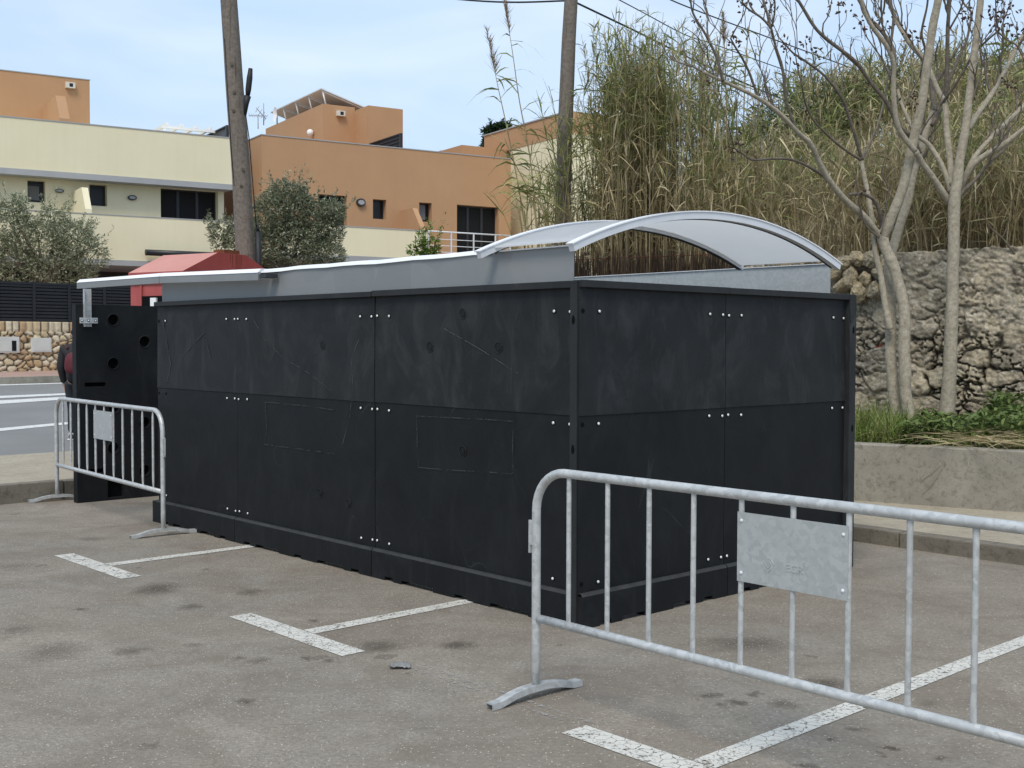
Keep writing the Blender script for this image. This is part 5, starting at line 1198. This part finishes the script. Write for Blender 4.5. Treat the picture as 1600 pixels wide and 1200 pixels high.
# grass and weeds in the planter
def planter_xy(s, off):
    o = np.empty((len(s), 3)); nrm_ = Vector((-pd.y, pd.x, 0))
    lx = PA.x + pd.x * s + nrm_.x * off; ly = PA.y + pd.y * s + nrm_.y * off
    o[:, 0] = EC.x + ER.x * lx + EL.x * ly; o[:, 1] = EC.y + ER.y * lx + EL.y * ly; o[:, 2] = .665 + .09 * off; return o
def pl_s(px):   # distance along planter at a pixel column, at offset ~.5
    d = ray(px, 690); P = eloc(Vector((0, 0, CAMH)) + d * (12.2 / d.y)); return (Vector((P.x, P.y, 0)) - PA).dot(pd)
GRASS = np.array([[.17, .25, .05], [.22, .30, .07], [.28, .32, .10], [.13, .195, .04], [.36, .33, .16]])
sA, sB, sC, sD = pl_s(1315), pl_s(1400), pl_s(1475), pl_s(1640)
def tuft(n, s0, s1, o0, o1, L0, L1, cols):
    s = rng.uniform(s0, s1, n); off = rng.uniform(o0, o1, n); a = rng.uniform(0, 6.28, n)
    return ribbons(planter_xy(s, off), np.stack([np.cos(a), np.sin(a)], 1), rng.uniform(.8, 1.5, n), rng.uniform(L0, L1, n), rng.uniform(.006, .012, n), rng.uniform(.15, .8, n), cols[rng.randint(0, len(cols), n)] * rng.uniform(.7, 1.2, n)[:, None], rng)
V_, F_, C_ = merge([tuft(2600, sA - .4, sB + .05, .22, 1.2, .26, .60, GRASS), tuft(900, sB, sC + .2, .24, 1.2, .12, .34, GRASS), tuft(1300, sC, sD, .22, 1.5, .14, .34, GRASS), tuft(900, sA - 3, sA, .3, 1.3, .2, .4, GRASS)])
tag(arrmesh('planter_grass', V_, [F_], M['leaf'], C_), 'long green grass growing in the planter around the bare trunks', 'grass', kind='stuff')
WEED = np.array([[.11, .17, .045], [.16, .22, .065], [.08, .125, .035], [.21, .255, .085]])
def weeds(n, s0, s1, o0, o1, h, sz):
    s = rng.uniform(s0, s1, n); off = rng.uniform(o0, o1, n); P = planter_xy(s, off); hh = h * (.4 + .9 * fbm(s * 3.5, off * 3.5, 4)); P[:, 2] += rng.uniform(.0, 1, n) ** .7 * hh
    a = rng.uniform(0, 6.28, n); L = rng.uniform(.6, 1.3, n) * sz
    return ribbons(P, np.stack([np.cos(a), np.sin(a)], 1), rng.uniform(-.2, .9, n), L, L * rng.uniform(.4, .6, n), rng.uniform(0, .6, n), WEED[rng.randint(0, 4, n)] * rng.uniform(.7, 1.25, n)[:, None], rng)
V_, F_, C_ = merge([weeds(1300, pl_s(1420), pl_s(1480), .22, 1.2, .26, .075), weeds(1500, sC, pl_s(1540), .3, 1.6, .22, .06), weeds(3600, pl_s(1525), sD + .4, .30, 1.9, .38, .07)])
tag(arrmesh('planter_weeds', V_, [F_], M['leaf'], C_), 'leafy green weeds spreading over the right part of the planter', 'weeds', kind='stuff')
n = 170; s = rng.uniform(pl_s(1475), sD + .3, n); off = rng.uniform(.02, .55, n); P0 = planter_xy(s, off); P0[:, 2] += .06 + rng.uniform(0, .08, n); a = np.where(rng.uniform(0, 1, n) < .5, 0, np.pi) + rng.normal(-.4, .35, n)
V_, F_, C_ = ribbons(P0, np.stack([np.cos(a), np.sin(a)], 1), rng.uniform(-.15, .3, n), rng.uniform(.25, .7, n), rng.uniform(.007, .014, n), rng.uniform(-.05, .3, n), TAN[rng.randint(0, 5, n)] * 1.05, rng)
tag(arrmesh('dry_stalks', V_, [F_], M['leaf'], C_), 'dry straw coloured stalks lying on the planter edge at right', 'stalks', kind='stuff')
b = MB()
for pts in ([(1479, 708), (1465, 730), (1440, 752), (1425, 775)], [(1484, 716), (1470, 735), (1455, 758), (1442, 772)], [(1515, 712), (1512, 730), (1508, 742)]):
    P, rr = smooth_path([at(x, y, 11.5 - (x - 1450) * .0034 + (.07 if i == 0 else 0)) for i, (x, y) in enumerate(pts)], [.004] * len(pts), 4); b.tube(P, [.0028] * len(P), 5)
b.build('hanging_stem', M['bark']); o = bpy.data.objects['hanging_stem']; c0 = o.data.vertices[0].co.copy(); o.data.transform(Matrix.Translation(-c0)); o.location = c0
tag(o, 'dry stems hanging down the front face of the concrete planter', 'stems')

# ------------------------------------------------------------------ bare trees
def r_a_big(rl): return rl[0] > 8
def bare_tree(label, base, branches, Y0, twig_on, seed, pods, tw_n=9):
    rnd = random.Random(seed); P0 = at(*base); root = empty('bare_tree', (P0.x, P0.y, P0.z - .05), 0, label, 'tree', 'bare pale barked trees in the planter')
    tb, cb = MB(), MB(); tips = []
    for bi, (pts, r_a, r_b, y_a, y_b) in enumerate(branches):
        m = len(pts); rl = r_a if hasattr(r_a, '__len__') else [r_a + (r_b - r_a) * k / (m - 1) for k in range(m)]; rl = [q_ * (1 if bi < 3 and r_a_big(rl) else .86) for q_ in rl]; r_a = rl[0] * 1.05; W = [at(x, y, Y0 + y_a + (y_b - y_a) * k / (m - 1)) - root.location for k, (x, y) in enumerate(pts)]; s = Y0 / F
        P, rr = smooth_path(W, [q_ * s for q_ in rl], 6)
        P = [p + Vector((mnoise.noise(p * 3 + Vector((bi, 0, 0))), mnoise.noise(p * 3 + Vector((0, bi, 5))), 0)) * .012 * min(1, k / 4) for k, p in enumerate(P)]
        rr = [r * (1 + .10 * mnoise.noise(p * 7)) for r, p in zip(rr, P)]; 
        (tb if r_a > 4.3 else cb).tube(P, rr, 12 if r_a > 4 else 7)
        if bi in twig_on:
            dens = int(twig_on[bi] * .7 + .5)
            for q in range(dens):
                k = int((.35 + .65 * rnd.random()) * (len(P) - 2)); tips.append((P[k], (P[k + 1] - P[k]).normalized(), max(.006, rr[k] * .5), rnd.uniform(.35, .8)))
            tips.append((P[-1], (P[-1] - P[-2]).normalized(), rr[-1], rnd.uniform(.4, .8)))
    def twig(p, d, r, L, depth):
        pts = [p]; dd = d.copy(); bend = Vector((rnd.uniform(-1, 1), rnd.uniform(-1, 1), rnd.uniform(.2, 1.1))).normalized()
        dd = (dd + bend * .9).normalized(); n = 6
        for k in range(n):
            dd = (dd + Vector((rnd.gauss(0, .2), rnd.gauss(0, .2), rnd.gauss(.12, .12)))).normalized(); pts.append(pts[-1] + dd * L / n)
        cb.tube(pts, [max(.0038, r * (1 - .65 * k / n)) for k in range(n + 1)], 5, caps=False)
        if depth < 2:
            for q in range(rnd.choice((1, 2, 2, 3))): k = rnd.randint(2, n); twig(pts[k], (pts[k] - pts[k - 1]).normalized(), max(.0035, r * .6), L * rnd.uniform(.4, .7), depth + 1)
        elif rnd.random() < .45: fine(pts[-1])
    def fine(c):      # wispy dry flower stalks
        for q in range(rnd.randint(3, 6)):
            d = Vector((rnd.gauss(0, 1), rnd.gauss(0, 1), rnd.gauss(.3, .7))).normalized(); L = rnd.uniform(.05, .14); m_ = c + d * L * .5 + Vector((0, 0, .01)); cb.tube([c, m_, c + d * L], .0015, 3, caps=False)
    for t in tips: twig(*t[:2], t[2], t[3], 0)
    for px, py, n, sz in pods:
        c = at(px, py, Y0 + rnd.uniform(-.2, .2)) - root.location
        for q in range(n):
            d = Vector((rnd.gauss(0, 1), rnd.gauss(0, 1), rnd.gauss(0, .8))) * sz * .5; a = Vector((rnd.gauss(0, 1), rnd.gauss(0, 1), rnd.gauss(0, 1))).normalized(); l = rnd.uniform(.02, .05)
            cb.mi = 1; cb.tube([c + d - a * l * .6, c + d, c + d + a * l * .6], [.004, rnd.uniform(.008, .016), .003], 5)
        cb.mi = 0; cb.tube([c, c + Vector((rnd.uniform(-.05, .05), 0, -sz * 1.6))], .004, 4, caps=False)
    tb.build('trunk', M['bark'], root, recalc=False); cb.build('crown', [M['twig'], M['pod']], root, recalc=False)
    return root
TA = [([(1404, 700), (1402, 665), (1397, 620), (1392, 560), (1392, 500), (1390, 450), (1389, 415), (1396, 385), (1408, 348), (1420, 310), (1428, 272), (1437, 240), (1447, 205), (1459, 175)], 9.6, 5.5, 0, .5),
      ([(1425, 706), (1421, 665), (1416, 620), (1413, 560), (1413, 500), (1408, 462), (1397, 420), (1385, 390), (1378, 368)], 9.6, 8.2, -.15, 0),
      ([(1378, 372), (1390, 345), (1405, 310), (1418, 265), (1430, 210), (1440, 160), (1450, 95), (1458, 40), (1466, 0), (1473, -60), (1482, -140)], 8.4, 5, 0, -.5),
      ([(1377, 372), (1352, 341), (1326, 318), (1302, 291), (1282, 257), (1266, 226), (1246, 206), (1221, 180), (1190, 157), (1165, 143), (1130, 127), (1098, 112)], 6.5, 2.2, 0, -1.4),
      ([(1391, 515), (1384, 480), (1377, 430), (1368, 392), (1364, 355), (1358, 315), (1353, 285), (1347, 250)], 6.5, 3.6, 0, .1),
      ([(1347, 250), (1336, 215), (1323, 172), (1310, 146), (1290, 120), (1262, 98), (1240, 84)], 3.4, 1.8, .1, -.5), ([(1347, 250), (1363, 218), (1374, 185), (1382, 150), (1390, 110)], 2.6, 1.5, .1, .7),
      ([(1378, 358), (1376, 335), (1366, 312), (1346, 303), (1326, 304)], 4.2, 2.8, 0, -.3),
      ([(1298, 285), (1282, 272), (1262, 260), (1236, 249), (1205, 248), (1178, 250), (1160, 240), (1146, 230)], 3.2, 1.2, 0, -.9),
      ([(1345, 250), (1318, 232), (1292, 210), (1273, 190), (1258, 160), (1252, 130)], 2.4, 1.4, 0, -.9),
      ([(1437, 240), (1425, 215), (1412, 205), (1400, 190), (1384, 160), (1362, 130), (1346, 106), (1330, 90), (1300, 68), (1278, 48), (1258, 18), (1240, -10)], 4.6, 2.6, .3, -.4),
      ([(1246, 206), (1232, 170), (1226, 140), (1222, 105), (1212, 70), (1205, 45)], 3, 2, -.4, -.7), ([(1205, 45), (1190, 28), (1170, 15), (1160, 5)], 2, 1.4, -.7, -.9), ([(1205, 45), (1196, 10), (1190, -20)], 2, 1.4, -.7, -.5), ([(1206, 42), (1211, 10), (1208, -20)], 1.8, 1.2, -.7, -.9),
      ([(1130, 127), (1122, 95), (1108, 65), (1098, 45), (1084, 20), (1080, 2)], 2.6, 1.4, -1.3, -1.5), ([(1186, 155), (1172, 118), (1160, 92), (1150, 75), (1142, 60)], 2.4, 1.3, -1, -1.4), ([(1110, 70), (1106, 45), (1106, 30)], 1.6, 1.2, -1.4, -1.2),
      ([(1409, 205), (1398, 170), (1396, 130), (1397, 85), (1390, 65), (1372, 42), (1352, 24), (1345, 0), (1340, -30)], 4.6, 3, .2, .4), ([(1392, 68), (1396, 30), (1393, 0), (1396, -40)], 2.8, 2, .4, .5), ([(1372, 42), (1380, 15), (1382, -10)], 2.2, 1.6, .4, .2),
      ([(1376, 366), (1384, 325), (1388, 295), (1378, 270), (1384, 240)], 1.6, 1.1, -.1, -.3), ([(1374, 372), (1352, 352), (1344, 325), (1340, 300), (1336, 268)], 1.8, 1.2, -.1, -.4)]
bare_tree('pale bare tree forking into several thin trunks close beside the black enclosure', (1412, 700, 12.85), TA, 12.85,
          {3: 5, 5: 4, 6: 2, 8: 3, 9: 2, 10: 6, 11: 3, 12: 2, 13: 2, 14: 2, 15: 3, 16: 2, 17: 1, 18: 5, 19: 3, 20: 2, 2: 3, 0: 2}, 5,
          [(1100, 125, 9, .10), (1143, 62, 14, .13), (1163, 4, 16, .14), (1097, 30, 6, .08), (1236, 90, 18, .15), (1226, 68, 8, .10), (1203, 12, 12, .10), (1275, 82, 12, .12), (1145, 232, 18, .12), (1310, 8, 20, .18), (1350, 35, 8, .12), (1345, 298, 10, .10), (1190, 205, 10, .3), (1425, 158, 12, .16), (1258, 62, 8, .10)])
TB = [([(1478, 672), (1480, 640), (1483, 590), (1487, 500), (1489, 420), (1490, 370), (1491, 330), (1493, 300), (1500, 250), (1508, 200), (1515, 150), (1521, 100), (1527, 50), (1532, 0), (1538, -70), (1546, -150)], [13.5, 12, 10.8, 9.8, 9.2, 9, 9, 8.6, 7.2, 6.2, 5.7, 5.4, 5.2, 5, 4.8, 4.5], 0, 0, -.2),
      ([(1484, 318), (1463, 286), (1441, 256), (1430, 236)], 6.2, 5.2, 0, -.25), ([(1430, 236), (1412, 214), (1402, 195), (1397, 160), (1396, 120), (1394, 95), (1384, 70), (1366, 45), (1352, 20), (1345, -5), (1340, -40)], 5.0, 3.0, -.25, -.8),
      ([(1486, 300), (1472, 258), (1453, 228), (1434, 212), (1421, 190), (1410, 165), (1403, 140)], 5, 2.6, .1, .5), ([(1487, 290), (1484, 245), (1480, 205), (1476, 165), (1466, 140), (1456, 118), (1444, 92), (1430, 78), (1412, 55), (1398, 25), (1386, -10)], 6, 3.6, .1, .7),
      ([(1477, 165), (1479, 100), (1482, 45), (1484, 0), (1486, -50)], 4.4, 3, .5, .4), ([(1500, 295), (1514, 266), (1534, 246), (1560, 231), (1585, 213), (1604, 198), (1630, 182)], 6, 3.6, 0, -.5), ([(1503, 290), (1520, 250), (1545, 218), (1575, 190), (1602, 163), (1630, 140)], 5, 3.4, .1, .5),
      ([(1513, 202), (1530, 176), (1552, 142), (1576, 98), (1600, 55), (1622, 15)], 5.2, 3.8, 0, .3), ([(1470, 165), (1490, 135), (1520, 85), (1540, 65), (1560, 48)], 2.8, 1.6, .3, -.3), ([(1456, 196), (1472, 165), (1486, 120), (1498, 90), (1512, 60), (1520, 20)], 3.6, 2.2, .4, .8),
      ([(1450, 160), (1440, 118), (1446, 80), (1440, 50), (1448, 10), (1452, -20)], 2.6, 1.8, .5, .1), ([(1565, 125), (1563, 95), (1568, 70), (1566, 40)], 2.4, 1.4, .2, .1), ([(1555, 46), (1575, 62), (1590, 72), (1600, 95)], 1.8, 1.2, -.2, -.2), ([(1484, 45), (1500, 15), (1508, -15)], 2, 1.4, .3, .1)]
bare_tree('tallest bare tree with one straight thick pale trunk in the planter', (1480, 672, 12.8), TB, 12.8,
          {2: 4, 3: 3, 4: 5, 5: 4, 6: 3, 7: 4, 8: 5, 9: 4, 10: 4, 11: 3, 12: 2, 13: 2, 14: 2, 0: 4}, 9,
          [(1568, 15, 40, .20), (1588, 48, 16, .14), (1512, 25, 12, .12), (1573, 133, 14, .15), (1425, 52, 16, .15), (1430, 158, 12, .12), (1385, 35, 8, .12), (1560, 30, 16, .14), (1345, 36, 8, .10)])
# thin sapling at the right edge, on the wall top
sg = at(1600, 470, 13.0); sap = empty('sapling', sg, 0, 'thin bare sapling bending left at the far right edge of the picture', 'sapling')
b = MB()
for pts, ra, rb in (([(1601, 640), (1602, 560), (1598, 450), (1594, 408), (1585, 396), (1566, 372), (1548, 356), (1536, 335)], .022, .006), ([(1597, 440), (1604, 395), (1607, 340)], .014, .006), ([(1566, 372), (1575, 350), (1580, 330)], .006, .003)):
    P, rr = smooth_path([at(x, y, 13.0) - sg for x, y in pts], [ra + (rb - ra) * k / (len(pts) - 1) for k in range(len(pts))], 6); b.tube(P, rr, 8)
b.build('stem', M['oliv_bark'], sap)

# ------------------------------------------------------------------ olive trees, shrub and far pine
OLV = np.array([[.28, .30, .185], [.36, .375, .25], [.21, .235, .135], [.16, .185, .10], [.47, .475, .35]])
def leafy_tree(name, label, cat, px, pyb, Y, lumps, cols, size, seed, group=None, density=1.0, sprig=None):
    rk = np.random.RandomState(seed); rnd = random.Random(seed); B = at(px, pyb, Y); root = empty(name, B, 0, label, cat, group); s = Y / F; lm = []; tb = MB()
    top = [at(x, y, Y + dy) - B for x, y, rx, ry, n, dy in lumps]
    mid = Vector((0, 0, (min(t.z for t in top)) * .55))
    tb.tube([(0, 0, -.2), (.05, 0, mid.z * .5), mid], [.16, .13, .11], 10)
    for t, (x, y, rx, ry, n, dy) in zip(top, lumps):
        e = t + Vector((0, 0, ry * s * .3)); c = (mid + e) / 2 + Vector((rnd.uniform(-.15, .15), rnd.uniform(-.15, .15), .1)); tb.tube([mid, c, e], [.08, .05, .012], 7)
        lm.append((tuple(t), (rx * s, rx * s, ry * s), int(n * density)))
    tb.build('trunk', M['oliv_bark'], root); parts = [leaf_cloud(lm, rk, size, cols)]
    # twiggy sprays that break the outline
    for t, (x, y, rx, ry, n, dy) in zip(top, lumps):
        m = int(16 * (rx / 30)); 
        for q in range(m):
            d = rk.normal(0, 1, 3); d[2] = abs(d[2]) * .9 + .1 if rk.rand() < .8 else d[2]; d /= np.linalg.norm(d); p0 = np.array(t) + d * np.array([rx, rx, ry]) * s * .8; L = rk.uniform(.25, .6); k = 26
            tt = rk.uniform(0, 1, k); up = d * .7 + np.array([0, 0, .6]); P = p0[None] + up[None] * (tt * L)[:, None] + rk.normal(0, .018, (k, 3)); a = rk.uniform(0, 6.28, k); LL = rk.uniform(.7, 1.2, k) * size * .9
            parts.append(ribbons(P, np.stack([np.cos(a), np.sin(a)], 1), rk.uniform(.1, 1.3, k), LL, LL * .3, rk.uniform(0, .4, k), cols[rk.randint(0, len(cols), k)] * rk.uniform(.75, 1.25, k)[:, None], rk))
    v, f, c = merge(parts); arrmesh('crown', v, [f], M['leaf'], c, root); return root
leafy_tree('olive_tree', 'grey green olive tree at the left edge above the dark slatted fence', 'tree', 70, 470, 35.0, [(15, 360, 42, 42, 1500, 0), (60, 385, 48, 50, 1900, .3), (110, 375, 40, 36, 1500, 0), (135, 400, 34, 34, 1100, -.2), (30, 420, 50, 35, 1500, .2), (95, 425, 50, 25, 1200, 0), (-25, 390, 40, 50, 900, 0), (18, 330, 22, 22, 500, 0), (85, 345, 24, 22, 500, 0)], OLV, .12, 3, 'olive trees in front of the houses', 1.1)
leafy_tree('olive_tree', 'dense dark olive tree beside the wooden pole in front of the orange house', 'tree', 445, 470, 35.0, [(455, 335, 46, 40, 2100, 0), (495, 350, 40, 40, 1800, .2), (425, 345, 38, 38, 1500, -.2), (465, 385, 62, 40, 2600, 0), (420, 390, 34, 34, 1200, .3), (350, 365, 24, 26, 650, .2), (505, 395, 34, 30, 1200, 0), (450, 305, 30, 22, 900, 0), (520, 335, 20, 18, 400, 0), (375, 372, 26, 28, 600, .1)], OLV * .82, .12, 4, 'olive trees in front of the houses', 1.5)
leafy_tree('shrub', 'small yellow green shrub showing above the enclosure below the balcony railing', 'shrub', 665, 440, 30.0, [(645, 392, 8, 9, 90, 0), (658, 388, 8, 16, 130, 0), (680, 385, 7, 16, 120, 0), (668, 398, 12, 10, 140, 0)], np.array([[.13, .2, .03], [.17, .25, .05], [.10, .16, .025]]), .12, 5)
PINE = np.array([[.03, .055, .02], [.045, .075, .03], [.02, .038, .014]])
leafy_tree('pine_tree', 'distant dark pine tree showing above the roofs between chimney and reeds', 'tree', 775, 300, 80.0, [(772, 206, 16, 8, 700, 0), (778, 222, 20, 10, 900, 0), (765, 228, 12, 7, 350, 0), (785, 200, 12, 8, 400, 0), (790, 214, 16, 12, 500, 1)], PINE, .32, 6)

# ================================================================== PERSON, half hidden behind the end wall
def skin(name, V, E, Rr, mat, parent, sub=2):
    me = bpy.data.meshes.new(name + '_cage'); me.from_pydata(V, E, []); o = bpy.data.objects.new(name + '_cage', me); COL.objects.link(o)
    sm = o.modifiers.new('s', 'SKIN'); sm.use_smooth_shade = True
    for i, r in enumerate(Rr): me.skin_vertices[0].data[i].radius = (r, r) if not hasattr(r, '__len__') else r
    me.skin_vertices[0].data[0].use_root = True
    ss = o.modifiers.new('d', 'SUBSURF'); ss.levels = sub; ss.render_levels = sub
    dg = bpy.context.evaluated_depsgraph_get(); m2 = bpy.data.meshes.new_from_object(o.evaluated_get(dg)); m2.name = name; bpy.data.objects.remove(o)
    m2.polygons.foreach_set('use_smooth', [True] * len(m2.polygons)); return link(name, m2, mat, parent)
def person():
    Pf = rp(121, 688); Pf.z = roadz(eloc(Pf).y) + .005
    heading = R_(-100)      # walks towards the left along the road
    root = empty('person', Pf, R_(2), 'person in black jacket with dark red backpack half hidden behind the end of the enclosure', 'person')
    skm = surf('skin_tone', (.42, .25, .17), (.48, .29, .2), 8, .55); jm = surf('black_jacket', (.010, .010, .012), (.02, .02, .022), 6, .8); tm = surf('dark_jeans', (.014, .017, .024), (.025, .03, .04), 8, .85); bmn = surf('dark_red_fabric', (.085, .010, .018), (.12, .016, .026), 6, .8); shm = surf('black_shoe', (.01, .01, .01), (.018, .018, .018), 8, .6)
    # facing away from the camera (+y), left arm at -x
    V = [(0, 0, .93), (0, -.01, 1.12), (0, -.02, 1.32), (0, -.01, 1.46), (0, .01, 1.53), (0, .03, 1.60), (0, .035, 1.68), (0, .03, 1.74),
         (-.10, 0, .90), (-.105, .10, .50), (-.105, .06, .09), (.10, 0, .90), (.105, -.02, .50), (.105, -.20, .12),
         (-.18, -.01, 1.42), (-.225, -.04, 1.16), (-.215, .05, .92), (-.212, .075, .85), (.18, -.01, 1.42), (.225, .04, 1.16), (.215, .14, .93), (.212, .165, .86)]
    E = [(0, 1), (1, 2), (2, 3), (3, 4), (4, 5), (5, 6), (6, 7), (0, 8), (8, 9), (9, 10), (0, 11), (11, 12), (12, 13), (3, 14), (14, 15), (15, 16), (16, 17), (3, 18), (18, 19), (19, 20), (20, 21)]
    Rr = [(.08, .055), (.10, .07), (.14, .09), (.09, .07), .055, .07, .09, .06, .05, .045, .04, .05, .045, .04, .06, .043, .03, .036, .06, .043, .03, .036]
    nb_ = len(V)
    for sx, wi in ((-1, 17), (1, 21)):
        wx, wy, wz = V[wi]
        for f, (dy, L) in enumerate(((-.03, .065), (-.01, .075), (.012, .07), (.03, .055))):
            i = len(V); V += [(wx - sx * .004, wy + dy, wz - .05), (wx - sx * .012, wy + dy * 1.15, wz - .05 - L * .6), (wx - sx * .028, wy + dy * 1.1, wz - .05 - L)]; E += [(wi, i), (i, i + 1), (i + 1, i + 2)]; Rr += [.011, .009, .0075]
        i = len(V); V += [(wx - sx * .02, wy + .045, wz - .02), (wx - sx * .03, wy + .055, wz - .06)]; E += [(wi, i), (i, i + 1)]; Rr += [.011, .009]
    body = skin('body', V, E, Rr, skm, root)
    JV = [(0, 0, .85), (0, -.01, 1.12), (0, -.02, 1.32), (0, -.01, 1.46), (0, .005, 1.505), (-.19, -.01, 1.42), (-.235, -.04, 1.16), (-.22, .05, .93), (-.218, .06, .90), (.19, -.01, 1.42), (.235, .04, 1.16), (.22, .14, .94), (.218, .15, .91)]
    skin('jacket', JV, [(0, 1), (1, 2), (2, 3), (3, 4), (3, 5), (5, 6), (6, 7), (7, 8), (3, 9), (9, 10), (10, 11), (11, 12)], [(.185, .135), (.175, .13), (.195, .135), (.125, .105), .075, .085, .068, .052, .05, .085, .068, .052, .05], jm, root)
    TV = [(0, 0, 1.0), (-.10, 0, .86), (-.105, .10, .50), (-.105, .06, .10), (.10, 0, .86), (.105, -.02, .50), (.105, -.20, .13)]
    skin('trousers', TV, [(0, 1), (1, 2), (2, 3), (0, 4), (4, 5), (5, 6)], [(.165, .12), .105, .078, .066, .105, .078, .066], tm, root)
    for x, y, z, tilt in ((-.105, .06, .045, 0), (.105, -.20, .075, .5)):
        sh = skin('shoe', [(x, y - .06, z + .01 + .03 * tilt), (x, y + .04, z), (x, y + .15, z - .008 - .05 * tilt), (x, y + .19, z - .012 - .06 * tilt)], [(0, 1), (1, 2), (2, 3)], [(.042, .05), (.045, .05), (.042, .035), (.03, .025)], shm, root)
        b = MB()
        for d_ in (-.05, .0): b.tube([(x - .046, y + d_, z + .0), (x - .03, y + d_ + .01, z + .055), (x + .03, y + d_ + .01, z + .055), (x + .046, y + d_, z)], .006, 5)
        b.tube([(x - .045, y - .08, z - .035), (x - .05, y + .08, z - .038), (x, y + .21, z - .038), (x + .05, y + .08, z - .038), (x + .045, y - .08, z - .035), (x, y - .115, z - .035), (x - .045, y - .08, z - .035)], .008, 5)
        b.build('shoe_stripe', M['white_metal'], sh)
    skin('backpack', [(0.02, -.20, 1.02), (.02, -.215, 1.2), (.02, -.195, 1.40)], [(0, 1), (1, 2)], [(.15, .10), (.155, .11), (.12, .085)], bmn, root)
    b = MB()
    for sx in (-1, 1): b.tube([(sx * .10, -.14, 1.44), (sx * .115, -.02, 1.50), (sx * .12, .11, 1.42), (sx * .13, .12, 1.25), (sx * .14, .02, 1.08)], .016, 6)
    b.build('backpack_strap', bmn, root)
    skin('hair', [(0, .005, 1.63), (0, .012, 1.70), (0, .02, 1.745)], [(0, 1), (1, 2)], [.085, .10, .075], M['black'], root)
    b = MB()                                         # face, turned away
    for sx in (-1, 1): b.tube([(sx * .032 - .012, .118, 1.665), (sx * .032 + .012, .118, 1.665)], .007, 6); 
    b.tube([(-.02, .118, 1.605), (.02, .118, 1.605)], .006, 6); b.build('features', M['twig'], body)
    b = MB(); b.tube([(0, .118, 1.665), (0, .145, 1.63), (0, .118, 1.62)], [.01, .014, .009], 8)
    for sx in (-1, 1): b.tube([(sx * .088, .03, 1.62), (sx * .1, .02, 1.65), (sx * .092, .03, 1.675)], [.01, .014, .01], 8)
    b.build('nose_and_ears', skm, body); return root
person()
